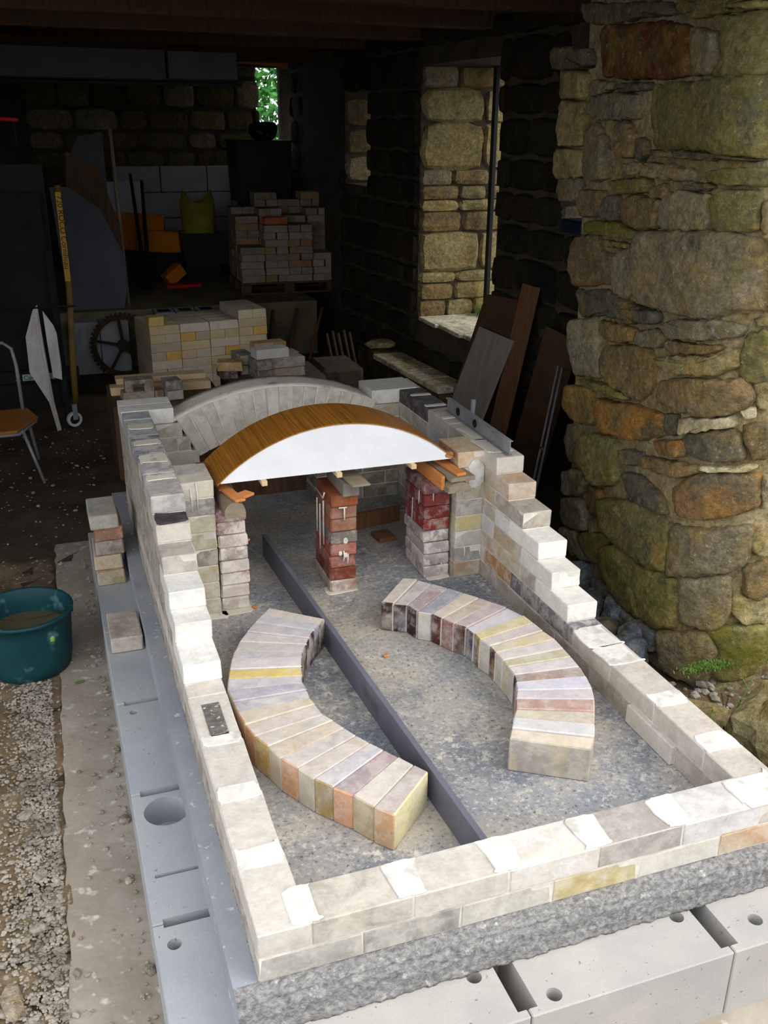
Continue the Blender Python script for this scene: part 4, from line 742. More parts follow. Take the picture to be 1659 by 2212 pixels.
REND = [(72, 50, 48), (62, 46, 46), (60, 42, 44), (196, 190, 180), (82, 44, 42), (140, 98, 92), (84, 54, 44), (70, 60, 70), (52, 44, 50), (184, 178, 170), (78, 50, 54), (190, 184, 170), (186, 178, 150), (188, 182, 170), (66, 48, 48), (176, 172, 180), (150, 140, 150), (160, 110, 80), (190, 180, 160), (206, 206, 200), (206, 190, 160)]
RNAME = ['pale cream', 'whitish lime-stained', 'purple-brown patchy', 'blue-grey', 'clean cream', 'beige brown', 'mauve', 'white limed', 'yellow', 'lilac-grey dusted', 'straw yellow', 'plain off-white', 'khaki', 'whitish grey', 'brown with a red end', 'bluish white', 'lilac and pink', 'red-brown ended', 'yellow and violet', 'plain white-grey', 'yellow-orange end']
def row(data, cols, ends, outs, names, side, group):
    for i in range(len(data)-1):
        (ox, oy, ix, iy), (px, py, jx, jy) = data[i], data[i+1]
        poly = [Vector((ox, oy)), Vector((ix, iy)), Vector((jx, jy)), Vector((px, py))]; cen = sum(poly, Vector((0, 0)))/4
        poly = [(p-cen)*.984+Vector((R.uniform(-1, 1), R.uniform(-1, 1)))*.0008 for p in poly]
        if (poly[1]-poly[0]).cross(poly[2]-poly[1]) < 0: poly = [poly[3], poly[2], poly[1], poly[0]]; mis = [0, 1, 0, 2]; mis = [0, 1, 0, 2]
        # edges: 0->1 long side, 1->2 inner end, 2->3 long side, 3->0 outer end
        else: mis = [0, 1, 0, 2]
        if i == len(data)-2:
            far_near = 2 if abs(poly[2].y-poly[3].y) >= 0 and ((poly[2]+poly[3])/2).y < ((poly[0]+poly[1])/2).y else 0
            mis[far_near] = 1 if side == 'left' else 2
        me = prism([tuple(p) for p in poly], 0, .112+R.uniform(-.004, .002), .0034, mis, [BR, BE, BO], 'arch_brick')
        o = link('arch_brick', me, None, None, (cen.x, cen.y, 0.0005), color=lin(cols[i][0][0], cols[i][0][1]*.985, min(255, cols[i][0][2]*1.02)))
        o['stain'] = lin(*(cols[i][1] or cols[i][0])); o['stain_amount'] = .6; o['lime'] = .3; o['endc'] = lin(*ends[i]); o['outc'] = lin(*[a_*.7+b_*.3 for a_, b_ in zip(outs[i], (200, 184, 160))])
        n = len(data)-1
        pos = 'at the far end' if i == 0 else ('at the near end' if i == n-1 else f'{ORD[i+1]} from far end')
        tag(o, f'{names[i]} tapered firebrick, {pos} of the {side} curved row', 'brick', group)
row(ROWL, LC, [(66, 48, 44)]*7+[(96, 84, 78)]*3+[(186, 180, 170)]*10+[(216, 206, 162)], LOUT, LNAME, 'left', 'arch bricks laid in a curve left of the grey board')
row(ROWR, RCc, REND, [(196, 186, 168)]*20+[(158, 154, 150)], RNAME, 'right', 'arch bricks laid in a curve right of the grey board')
# straight grey board on edge
a = Vector((.492, 2.10)); b = Vector((.585, .120)); d = (b-a).normalized(); n = Vector((-d.y, d.x)); tk = .009
o = link('board', prism([tuple(a-n*tk), tuple(b-n*tk), tuple(b+n*tk), tuple(a+n*tk)], 0, .1, .0012, None, [GREYMETAL], 'board')); tag(o, 'long dark grey straight board on edge between the two curved rows', 'board')
# ================================================================ pillars under the form
def drip(parent, pts, r=.003): tube('slip_drip', pts, r, SMEAR, parent, seg=6)
def pillar(x0, x1, y0, y1, cols, label, lean=0, ph=.0505):
    P = empty('brick_pillar', ((x0+x1)/2, (y0+y1)/2, 0)); tag(P, label, 'pillar')
    for k, (col, st, lm) in enumerate(cols):
        dx = R.uniform(-.003, .003)+lean*k; dy = R.uniform(-.003, .003)
        gen_brick((x0+x1)/2+dx, (y0+y1)/2+dy, k*ph+.0005, x1-x0, y1-y0, ph-.0015, P, col, st, .9, lm, wear=1.6)
    return P
DR = ((128, 92, 84), (96, 84, 84))
PL = pillar(.232, .338, 1.668, 1.885, [((206, 196, 186), (176, 160, 156), .9), ((208, 198, 188), (170, 140, 136), .9), ((206, 196, 188), (170, 120, 116), .9), ((204, 192, 186), (160, 96, 100), .9), ((176, 164, 156), (120, 104, 100), .9), ((200, 186, 180), (150, 104, 100), .9), ((196, 180, 174), (150, 100, 98), .9), ((176, 140, 140), (140, 76, 86), .7)], 'whitewashed brick pillar at the left end of the white arch form')
PM = pillar(.654, .758, 1.682, 1.895, [((190, 178, 166), (150, 90, 70), .6), ((126, 64, 48), (110, 56, 44), .1), ((150, 96, 82), (140, 80, 66), .15), ((152, 84, 70), (166, 96, 80), .2), ((130, 122, 112), (120, 112, 104), .3), ((142, 98, 76), (160, 84, 60), .1), ((146, 104, 86), (140, 96, 80), .1), ((146, 82, 52), (130, 70, 44), .05)], 'narrow red brick pillar with white drips under the middle of the arch form', .0015)
PR_ = pillar(1.044, 1.152, 1.690, 1.905, [((184, 172, 170), (130, 76, 82), .8), ((176, 166, 168), (136, 84, 76), .8), ((180, 170, 166), (160, 150, 148), .8), ((176, 164, 160), (140, 110, 106), .8), ((132, 58, 52), (120, 56, 50), .3), ((120, 52, 50), (110, 50, 48), .25), ((124, 62, 58), (120, 60, 56), .2), ((128, 84, 82), (90, 80, 84), .3)], 'dark red and limed brick pillar at the right end of the arch form', -.0008)
for p in ([(.712, 1.679, .352), (.712, 1.678, .33), (.712, 1.679, .300)], [(.690, 1.679, .352), (.712, 1.678, .3515), (.722, 1.679, .351)], [(.708, 1.678, .175), (.710, 1.677, .15), (.706, 1.678, .13)], [(.725, 1.678, .16), (.723, 1.677, .12)],
          [(.651, 1.75, .36), (.650, 1.75, .3), (.650, 1.75, .18)], [(.651, 1.80, .33), (.650, 1.80, .22), (.650, 1.80, .14)], [(.651, 1.84, .34), (.650, 1.84, .2)], [(.650, 1.73, .40), (.650, 1.75, .37), (.650, 1.85, .38)]): drip(PM, p)
for x, z, s in ((.716, .215, .009), (.695, .165, .007), (.716, .155, .007)):
    lump('slip_splash', x, 1.679, z, (s, .002, s*1.4), SMEAR, PM, seed=int(x*1000+z*100))
for p in ([(1.075, 1.688, .36), (1.075, 1.687, .33)], [(1.118, 1.688, .06), (1.118, 1.687, .03)], [(1.041, 1.75, .36), (1.040, 1.75, .30)], [(1.041, 1.82, .3), (1.040, 1.82, .2)]): drip(PR_, p, .002)
for x, y, rx in ((.285, 1.665, .06), (.70, 1.70, .065), (1.10, 1.69, .05), (.20, 1.64, .05)): o = smear(x, y, .0003, rx, rx*.5, None, mat=PLASTER, name='mortar_spill'); tag(o, f'pale mortar spill on the slab at the foot of the {["left pillar", "middle pillar", "right pillar", "left pier"][[.285, .70, 1.10, .20].index(x)]}', 'mortar')
# packing pieces on the pillars
zt = 8*.0505
def halflog(name, xc, y0, y1, r, h, label, z=zt):
    bm = bmesh.new(); n = 10; rr = random.Random(int(xc*100)); sec = [(-r, 0), (r, 0)]+[(r*math.cos(math.pi*k/n), h*(.35+.65*math.sin(math.pi*k/n))) for k in range(0, n+1)]
    f = [[bm.verts.new((x, y, q)) for x, q in sec] for y in (y0-1.75, y1-1.75)]
    bm.faces.new(f[0]); bm.faces.new(f[1][::-1])
    for k in range(len(sec)): bm.faces.new((f[0][k], f[1][k], f[1][(k+1) % len(sec)], f[0][(k+1) % len(sec)]))
    return tag(link(name, mesh_from(bm, name, [WGREY]), None, None, (xc, 1.75, z)), label, 'wood')
halflog('wood_post', .285, 1.58, 1.90, .037, .058, 'weathered rounded post lying on the left pillar under the arch form')
halflog('wood_post', 1.128, 1.56, 1.90, .046, .040, 'dark rounded post lying on the right pillar')
z2 = zt+.0585
def plank(name, x0, x1, y0, y1, z, h, mat, rot, label, tilt=0):
    cx, cy = (x0+x1)/2, (y0+y1)/2
    return tag(box(name, x0-cx, x1-cx, y0-cy, y1-cy, 0, h, mat, loc=(cx, cy, z), rot=(tilt, 0, rot), bev=.0015), label, 'wood')
plank('wood_wedge', .262, .300, 1.575, 1.80, z2, .010, WORANGE, .22, 'orange wood wedge pointing out under the left end of the arch form')
plank('wood_wedge', .305, .350, 1.60, 1.66, z2+.0005, .010, WORANGE, -1.0, 'reddish wood sliver beside the orange wedge on the left post')
plank('plank', 1.085, 1.185, 1.565, 1.90, zt+.0415, .017, WGREY, .05, 'wide grey plank lying on the right post under the arch form')
plank('wood_wedge', 1.108, 1.146, 1.575, 1.87, zt+.0595, .012, WORANGE, .10, 'orange-brown wood strip on the wide grey plank')
plank('wood_wedge', 1.066, 1.080, 1.60, 1.90, zt+.001, .055, WORANGE, .03, 'thin orange board on edge beside the wide grey plank')
plank('timber_block', .700, .762, 1.650, 1.87, zt+.001, .050, plain('dusty_block', (132, 126, 116), (112, 106, 98), 20, .95, .001, 80), 0, 'dusty grey packing block on the middle pillar')
plank('tile', .715, .785, 1.600, 1.80, zt+.0535, .008, WGREY, .05, 'thin square grey board on the packing block of the middle pillar')
plank('wood_scrap', .236, .275, 1.70, 2.02, z2+.001, .008, plain('reddish_wood', (176, 104, 76), (150, 84, 62), 30, .8, .0005, 60), .10, 'reddish board scrap sticking out behind the left end of the arch form')
# ================================================================ arch form
def arch_form():
    F = empty('arch_form', (.69, 1.77, .505)); tag(F, 'white polystyrene arch form covered with a bent wood-grain sheet', 'arch form')
    HW, rise, zb, y0, y1 = .445, .176, .506, 1.66, 1.885; xc = .693
    Rr_ = (HW**2+rise**2)/(2*rise); zc = zb+rise-Rr_; am = math.asin(HW/Rr_)
    bm = bmesh.new(); n = 48; ang = [-am*.985+1.97*am*i/n for i in range(n+1)]
    f = [bm.verts.new((xc+Rr_*math.sin(a), y0, zc+Rr_*math.cos(a))) for a in ang]; b = [bm.verts.new((xc+Rr_*math.sin(a), y1, zc+Rr_*math.cos(a))) for a in ang]
    fl = [bm.verts.new((v.co.x, y0, zb)) for v in (f[0], f[-1])]; bl = [bm.verts.new((v.co.x, y1, zb)) for v in (f[0], f[-1])]
    bm.faces.new([fl[0]]+f+[fl[1]]); bm.faces.new([bl[1]]+b[::-1]+[bl[0]]); bm.faces.new((fl[0], fl[1], bl[1], bl[0]))
    bm.faces.new((fl[0], bl[0], b[0], f[0])); bm.faces.new((fl[1], f[-1], b[-1], bl[1]))
    for i in range(n): bm.faces.new((f[i], b[i], b[i+1], f[i+1]))
    link('core', mesh_from(bm, 'core', [POLY]), None, F)
    bm = bmesh.new(); T = .0045; rows = []
    ext = am*1.015; angs = [-ext+2*ext*i/n for i in range(n+1)]
    for y in (y0-.004, y1+.045):
        rows.append([[bm.verts.new((xc+(Rr_+d)*math.sin(a), y, zc+(Rr_+d)*math.cos(a))) for a in angs] for d in (.0006, T)])
    (fi, fo), (bi, bo) = rows
    for i in range(n):
        bm.faces.new((fi[i], fi[i+1], fo[i+1], fo[i])); bm.faces.new((bi[i], bo[i], bo[i+1], bi[i+1])); bm.faces.new((fo[i], fo[i+1], bo[i+1], bo[i])); bm.faces.new((fi[i], bi[i], bi[i+1], fi[i+1]))
    for i in (0, n): bm.faces.new((fi[i], fo[i], bo[i], bi[i]))
    me = mesh_from(bm, 'covering_sheet', [LAM]); 
    for p in me.polygons: p.use_smooth = False
    link('covering_sheet', me, None, F, label='bent sheet with brown wood-grain finish')
    for x in (.406, .684, .974): 
        box('batten', x-.010, x+.010, 1.640, 1.90, .487, .5055, WPALE, F, bev=.001)
    box('batten', .80, .822, 1.80, 1.92, .487, .5055, WPALE, F, bev=.001)
    lump('broken_edge', 1.122, 1.675, .519, (.022, .02, .013), plain('chipboard', (176, 128, 78), (130, 90, 52), 90, .95, .002, 90), F, seed=6, label='crumbled brown edge')
arch_form()
# ================================================================ inside the kiln
o = link('dark_board', mesh_from(bxc(.33, .855, 2.80, 2.818, .0, .36), 'dark_board', [WDARK])); tag(o, 'dark brown board closing the opening at the back of the kiln', 'board')
def slab_board(name, p, q, h, t, mat, label):
    a = Vector(p); b = Vector(q); d = (b-a).normalized(); n = Vector((-d.y, d.x))*t
    return tag(link(name, prism([tuple(a), tuple(b), tuple(b+n), tuple(a+n)], .0, h, .001, None, [mat], name)), label, 'wood')
slab_board('wood_plank', (.86, 2.225), (1.16, 2.275), .075, .018, WBROWN, 'brown plank on edge on the kiln floor behind the pillars')
plank('wood_offcut', .985, 1.065, 2.07, 2.16, .001, .02, WBROWN, .1, 'small brown wood offcut lying in front of the plank on edge')
plank('rag_scrap', .985, 1.07, 1.56, 1.585, .0005, .006, DARK, .4, 'thin dark scrap on the slab behind the right curved row')
for i, (x, y) in enumerate(((.352, 1.66), (.345, 1.70), (.50, 1.30), (.70, 1.17), (.60, .40))):
    o = lump('leaf_scrap', x, y, .004 if i != 1 else .19, (.012, .008, .003), WORANGE, rot=i, seed=i+60)
    tag(o, ['orange wood chip on the floor beside the left pillar', 'orange wood chip stuck on the left pillar side', 'orange chip beside the far end of the left curved row', 'orange chip on the slab between the board and the right row', 'orange chip near the near end of the left curved row'][i], 'chip')
    if i == 1: o.location = (.346, 1.70, .262)
# ================================================================ items on the walls
def level():
    L_ = empty('spirit_level', (1.33, 1.9, 8*c+.0015)); tag(L_, 'silver I-beam spirit level standing on the right kiln wall', 'level'); zb = 8*c+.0018
    x, dxy = 1.326, .055
    a = Vector((1.328, 1.560)); b = Vector((1.345, 2.20)); d = (b-a).normalized(); n = Vector((-d.y, d.x))
    def strip(w, z0, z1, nm, mat=STEEL, f0=0, f1=1):
        p, q = a.lerp(b, f0), a.lerp(b, f1); return link(nm, prism([tuple(p-n*w), tuple(q-n*w), tuple(q+n*w), tuple(p+n*w)], z0, z1, .0003, None, [mat], nm), None, L_)
    strip(.011, zb, zb+.0025, 'flange'); strip(.011, zb+.0535, zb+.056, 'flange'); strip(.0018, zb+.0025, zb+.0535, 'web')
    for f in (.24, .52, .80):
        p = a.lerp(b, f); bm = bmesh.new(); add_tube(bm, [(-.006, 0, 0), (.006, 0, 0)], .017, 20); link('vial', mesh_from(bm, 'vial', [DARK if f > .5 else STEEL]), None, L_, (p.x, p.y, zb+.028), (0, 0, math.atan2(d.y, d.x)-math.pi/2))
level()
tube('metal_pipe', [(1.40, 2.12, .03), (1.44, 2.14, .585)], .012, STEEL); tag(bpy.data.objects['metal_pipe'], 'short grey metal pipe sticking up behind the right kiln wall beside the level', 'pipe')
# stack of five loose bricks and single brick on the left blocks
sc = [((170, 152, 124), (196, 186, 170)), ((196, 178, 150), (170, 150, 124)), ((140, 122, 112), (190, 180, 172)), ((160, 122, 100), (190, 110, 72)), ((186, 180, 166), (150, 160, 170))]
nm = ['tan', 'pale ribbed', 'brown with white flecks', 'orange-brown', 'pale bluish-topped']; hs = ['bottom', 'second', 'middle', 'fourth', 'top']
ys = [2.232, 2.250, 2.256, 2.262, 2.235]; xs = [-.128, -.129, -.117, -.119, -.133]
for i in range(5):
    j = [0, 1, 2, 3, 4][i]
    o = brick(xs[i], ys[i]+.11, -.0995+i*.0625, .113, .22, .0615, lin(*sc[i][0]), None, lin(*sc[i][1]), .8, .3, rot=R.uniform(-.03, .03), name='loose_brick', wear=1.5)
    tag(o, f'{nm[i]} loose brick, {hs[i]} of the stack of five on the left blocks', 'brick', 'loose bricks on the left row of blocks')
o = brick(-.119, 1.655+.108, -.0995, .112, .212, .0600, lin(178, 168, 158), None, lin(120, 100, 80), .6, .3, name='loose_brick', wear=1.5); tag(o, 'single loose grey-brown brick lying alone on the left row of blocks', 'brick', 'loose bricks on the left row of blocks')
plank('wood_offcut', -.05, .03, 3.10, 3.19, -.31, .02, WPALE, .1, 'pale wood offcut on the ground behind the block row')
# bucket
def bucket():
    B = empty('bucket', (-.47, 2.03, -.298)); tag(B, 'dark green plastic bucket standing on the gravel at the left', 'bucket')
    bm = bmesh.new(); n = 40
    prof = [(.140, .0), (.150, .006), (.158, .05), (.164, .12), (.169, .19), (.173, .236), (.180, .238), (.183, .246), (.180, .252), (.172, .252), (.167, .246), (.163, .19), (.158, .12), (.152, .05), (.145, .012)]
    rings = [[bm.verts.new((r*math.cos(2*math.pi*k/n), r*math.sin(2*math.pi*k/n), z)) for k in range(n)] for r, z in prof]
    for a, b in zip(rings[:-1], rings[1:]):
        for k in range(n): bm.faces.new((a[k], a[(k+1) % n], b[(k+1) % n], b[k]))
    bm.faces.new(rings[0][::-1]); bm.faces.new(rings[-1])
    link('shell', mesh_from(bm, 'shell', [TEAL], True), None, B, (-.47, 2.03, -.298))
    pts = []
    for k in range(13):
        t = k/12; a = math.radians(-12); s = (t-.5)*2; pts.append((-.47+s*.176*math.cos(a)-.02*(1-s*s), 2.03+s*.176*math.sin(a)-.05*(1-s*s), -.058-.012*(1-s*s)))
    tube('handle', [(p[0], p[1]*1.0, p[2]) for p in pts], .0025, RUST, B)
    for s in (-1, 1): lump('lug', -.47+s*.176*.97, 2.03+s*-.036, -.058, (.008, .014, .014), TEAL, B, seed=2)
    lump('paint_spot', -.47+.1640*math.cos(-.98), 2.03+.1640*math.sin(-.98), -.125, (.010, .010, .013), plain('green_spot', (130, 190, 70), (120, 180, 60), 5, .8, 0, 20), B, seed=3, label='bright green spot')
bucket()
bm = bmesh.new(); wv = [bm.verts.new((.160*math.cos(2*math.pi*k/40), .160*math.sin(2*math.pi*k/40), 0)) for k in range(40)]; bm.faces.new(wv)
o = link('bucket_water', mesh_from(bm, 'bucket_water', [WATER]), None, None, (-.47, 2.03, -.145)); tag(o, 'murky brown water inside the green bucket', 'water', kind='stuff')
o = lump('leaf', -.30, 1.83, -.292, (.018, .007, .002), GRASS, rot=.3, seed=5); tag(o, 'small green leaf on the concrete strip right of the bucket', 'leaf')
# ================================================================ behind the kiln: stacks
def neat():
    ang = math.radians(8.3); ca, sa_ = math.cos(ang), math.sin(ang); O = (.475, 5.905); z0 = -.304; P_ = .2375; h = .068
    def put(u, v, du, dv, z, col, label, grp, st):
        x = O[0]+ca*u-sa_*v; y = O[1]+sa_*u+ca*v
        o = brick(x, y, z, du-.0025, dv-.0025, h-.001, lin(*col), None, lin(*st), .5, .05, rot=ang+R.uniform(-.006, .006), name='firebrick', wear=.6); tag(o, label, 'brick', grp)
    types = ['S', 'H', 'S', 'H', 'S', 'H', 'H', 'S']
    cc = [(208, 198, 180), (200, 186, 160), (204, 184, 150), (204, 198, 188), (190, 176, 158), (206, 190, 150)]
    hid = 'cream firebrick behind the front layer of the neat stack'
    for col in range(4):
        for r_ in range(8):
            z = z0+(7-r_)*h; t = types[r_]; rowt = 'top row' if r_ == 0 else f'{ORD[r_+1]} row from the top'; colt = ['left column', 'second column', 'third column', 'right column'][col]
            if t == 'S':
                for d_ in range(4):
                    front = d_ == 0; lab = f'long cream firebrick, {rowt}, {colt} of the neat stack' if front else (f'cream firebrick in the top layer, {ORD[d_+1]} rank back, {colt} of the neat stack' if r_ == 0 else f'cream firebrick {ORD[d_+1]} rank back, {rowt}, {colt} of the neat stack')
                    put(col*P_+P_/2, .0575+d_*.1155, P_, .1155, z, R.choice(cc), lab, 'cream firebricks in the neat stack', (206, 178, 136))
            else:
                for q in range(2):
                    for d_ in range(2):
                        lab = f'cream brick end, {rowt}, {colt}, {["left", "right"][q]} half, neat stack' if d_ == 0 else f'rear cream brick end, {rowt}, {colt}, {["left", "right"][q]} half, neat stack'
                        cl = (224, 178, 92) if (col, r_, q) in ((1, 1, 0), (2, 3, 1), (0, 3, 1), (3, 1, 1), (1, 6, 0)) else R.choice(cc)
                        put(col*P_+P_/4+q*P_/2, .1155+d_*.231, P_/2, .231, z, cl, lab, 'cream firebricks in the neat stack', (206, 178, 136))
    for q in range(2): put(3*P_+P_/4+q*P_/2, .1155, P_/2, .231, z0+8*h, (212, 200, 172), f'cream firebrick on top of the right column of the neat stack, {["left", "right"][q]} one', 'cream firebricks in the neat stack', (206, 178, 136))
    for q in range(2): put(3*P_+P_/4+q*P_/2, .1155+.231, P_/2, .231, z0+8*h, (200, 194, 182), f'cream firebrick on top of the right column, rear {["left", "right"][q]} one', 'cream firebricks in the neat stack', (206, 178, 136))
    put(P_/4, .06, P_/2, .115, z0+8*h, (214, 188, 120), 'half firebrick alone on the left top corner of the neat stack', 'cream firebricks in the neat stack', (222, 186, 90))
neat()
# loose odd bricks and the grey cube stack just behind the kiln
o = box('plinth', .80, 1.42, 4.36, 4.78, -.308, .165, plain('rubble_fill', (110, 96, 80), (80, 70, 60), 20, .95, .004, 40), bev=.01); tag(o, 'dark masonry base behind the kiln arch carrying the grey bricks', 'base')
ga = math.radians(7)
def gb(x, y, z, dx, dy, dz, col, st, label, rot=ga, wear=1.3, cat='brick', sa=.8, name='old_brick'):
    o = brick(x, y, z, dx, dy, dz, lin(*col), None, lin(*st), sa, .3, rot=rot, name=name, wear=wear); tag(o, label, cat, 'odd bricks behind the kiln'); return o
gb(1.17, 4.43, .166, .225, .11, .062, (170, 164, 154), (190, 130, 100), 'lower pale brick with a pink patch at the right of the grey cube stack')
gb(1.17, 4.43, .229, .225, .11, .062, (168, 162, 150), (150, 120, 96), 'upper pale brick at the right of the grey cube stack')
gb(1.00, 4.44, .166, .10, .22, .062, (120, 112, 102), (90, 86, 82), 'lower dark grey brick at the front left of the cube stack')
gb(1.00, 4.44, .229, .10, .22, .062, (128, 122, 112), (96, 92, 88), 'upper dark grey brick at the front left of the cube stack')
gb(.93, 4.62, .166, .10, .20, .062, (150, 146, 138), (110, 106, 100), 'lower grey brick at the rear left of the cube stack')
gb(.93, 4.62, .229, .10, .20, .062, (156, 150, 142), (116, 112, 106), 'upper grey brick at the rear left of the cube stack')
gb(1.17, 4.58, .166, .225, .11, .062, (160, 156, 150), (130, 126, 120), 'lower hidden rear brick of the cube stack')
gb(1.17, 4.58, .229, .225, .11, .062, (160, 156, 150), (130, 126, 120), 'upper rear brick of the cube stack')
gb(1.07, 4.44, .292, .218, .11, .060, (210, 206, 198), (200, 196, 188), 'clean whitish firebrick lying on top of the grey cube stack', math.radians(8), .5)
gb(1.10, 4.62, .292, .218, .11, .062, (176, 140, 96), (200, 150, 90), 'orange-brown rounded brick behind the whitish one on the cube stack')
o = box('plinth', .05, .70, 4.05, 4.60, -.308, .150, WDARK, bev=.01); tag(o, 'low dark timber base behind the left of the kiln arch', 'base')
for i, (x, y, z, dx, dy, col, lb) in enumerate([
    (.36, 4.35, .151, .60, .10, (168, 148, 120), 'long pale plank-like brick slab behind the arch'), ]):
    o = box('plank', x-dx/2, x+dx/2, y-dy/2, y+dy/2, z, z+.05, WPALE, bev=.003, loc=None); tag(o, 'lower long pale plank behind the left of the arch', 'wood')
o = box('plank', .10, .64, 4.36, 4.46, .203, .238, WPALE, bev=.003); tag(o, 'upper long pale plank behind the left of the arch', 'wood')
gb(.205, 4.20, .151, .18, .10, .055, (160, 150, 130), (176, 140, 110), 'long broken brick in the lower row behind the left capping block')
gb(.325, 4.20, .151, .055, .10, .052, (150, 120, 96), (176, 110, 76), 'short brown broken brick end next to the long broken one')
def ubrick():
    bm = bmesh.new()
    for a in ((-.08, -.035, -.05, .05, 0, .068), (-.035, .03, -.05, .05, .045, .068), (.03, .085, -.05, .05, 0, .068)): add_box(bm, *a)
    o = link('old_brick', mesh_from(bm, 'old_brick', [BR]), None, None, (.215, 4.20, .208), color=lin(150, 140, 118)); o['stain'] = lin(90, 84, 76); o['stain_amount'] = .8; o['lime'] = .4
    tag(o, 'notched brick shaped like a bridge on the long broken brick', 'brick', 'odd bricks behind the kiln')
ubrick()
gb(.410, 4.16, .151, .095, .12, .055, (176, 166, 150), (150, 140, 126), 'pale brick under the dark-topped cube brick')
gb(.405, 4.16, .208, .095, .12, .060, (130, 126, 120), (80, 78, 76), 'dark-topped cube brick before the left end of the neat stack')
gb(.80, 4.50, .166, .10, .14, .050, (104, 84, 76), (70, 60, 56), 'dark brown brick under the tilted orange-ended brick')
gb(.82, 4.49, .217, .16, .12, .058, (196, 160, 110), (110, 60, 44), 'orange-ended brick jutting left of the grey cube stack', math.radians(-14))
# dark rounded block
def rblock():
    B = box('stone_block', 1.45, 1.745, 4.55, 4.93, -.308, .155, plain('dark_stone', (96, 82, 66), (70, 60, 50), 14, .95, .004, 30), bev=.028); tag(B, 'dark brown rounded stone block behind the right of the arch', 'block')
rblock()
for i in range(5):
    tube('iron_rod', [(1.80+i*.045, 5.3, -.30), (1.74+i*.045, 5.45, .20+.02*(i % 2))], .012, RUST); 
    tag([o for o in bpy.data.objects if o.name.startswith('iron_rod')][-1], f'rusty iron rod leaning behind the dark block, {ORD[i+1]} from the left', 'rod', 'rusty rods behind the dark block')
# stone bench along the right wall
Bn = empty('stone_bench', (2.35, 5.1, -.31)); tag(Bn, 'low stone bench with pale slabs along the right wall below the window', 'bench')
def bench_box(nm, y0, y1, o0, o1, z0, z1, mat, stone=None):
    xf = lambda y, o: 2.206-.07*(y-4.346)+o
    o = link(nm, prism([(xf(y0, o0), y0), (xf(y0, o1), y0), (xf(y1, o1), y1), (xf(y1, o0), y1)], z0, z1, .006, None, [mat], nm), None, Bn)
    if stone: setstone(o, *stone)
bench_box('base', 4.37, 5.52, .02, .23, -.31, -.031, STONE, (lin(84, 74, 58), lin(60, 54, 44)))
yy = [4.35, 4.64, 4.90, 5.20, 5.50]
for a_, b_ in zip(yy[:-1], yy[1:]):
    bench_box('slab', a_, b_-.006, 0, .118, -.030, .010, STONE, (lin(238, 228, 198), lin(206, 190, 150)))
    bench_box('slab', a_+.02, b_, .124, .245, -.030, .008, STONE, (lin(228, 216, 186), lin(170, 156, 124)))
o = lump('stone', 2.25, 5.66, .045, (.12, .07, .034), STONE, seed=71); setstone(o, lin(212, 200, 160), lin(180, 166, 126)); tag(o, 'pale flat stone at the far end of the bench', 'stone')
bench_box('base', 5.53, 5.85, .02, .24, -.31, .010, STONE, (lin(84, 74, 58), lin(60, 54, 44)))
# boards leaning on the right wall
def leaner(nm, quad, t, mat, label):
    """quad: bottom-near, bottom-far, top-far, top-near world points"""
    q = [Vector(p) for p in quad]; n = (q[1]-q[0]).cross(q[3]-q[0]).normalized()*t; bm = bmesh.new(); cen = q[0].copy()
    a = [bm.verts.new(p-cen) for p in q]; b = [bm.verts.new(p-cen+n) for p in q]; bm.faces.new(a); bm.faces.new(b[::-1])
    for k in range(4): bm.faces.new((a[k], b[k], b[(k+1) % 4], a[(k+1) % 4]))
    return tag(link(nm, mesh_from(bm, nm, [mat]), None, None, tuple(cen)), label, 'board', 'boards leaning on the right wall')
leaner('board', ((2.225, 3.88, -.303), (2.225, 4.36, -.303), (2.40, 4.155, .462), (2.40, 3.686, .466)), .02, WGREYV, 'pale grey rectangular board leaning in front of the window')
leaner('board', ((2.30, 3.62, -.303), (2.30, 3.80, -.303), (2.47, 3.72, .80), (2.47, 3.55, .80)), .03, WBROWN, 'brown plank leaning just behind the pale grey board')
leaner('board', ((2.36, 3.90, -.303), (2.36, 4.60, -.303), (2.46, 4.20, .66), (2.49, 3.62, .70)), .02, WDARK, 'wide dark brown board behind the narrow brown plank')
leaner('board', ((2.32, 3.15, -.303), (2.32, 3.50, -.303), (2.48, 3.42, .60), (2.48, 3.08, .58)), .03, WDARK, 'tall dark board leaning nearest to the stone pier')
S2 = empty('steel_profile', (2.2, 3.0, -.3)); tag(S2, 'thin steel profile leaning beside the stone pier', 'profile')
for dy in (0, .045): tube('rail', [(2.16, 2.86+dy, -.303), (2.40, 3.06+dy, .44)], .007, STEEL, S2)
tube('clip', [(2.262, 2.95, .013), (2.262, 2.99, .013)], .009, STEEL, S2)
leaner('red_strip', ((2.35, 2.66, .93), (2.35, 2.68, .93), (2.21, 2.50, .99), (2.21, 2.48, .99)), .02, RED, 'small red strip sticking out of the wall beside the pier')
o = box('blue_tub', 2.40, 2.56, 2.98, 3.2, 1.152, 1.22, SKYB, bev=.01); tag(o, 'small dark blue tub standing in the nearest wall opening', 'tub')
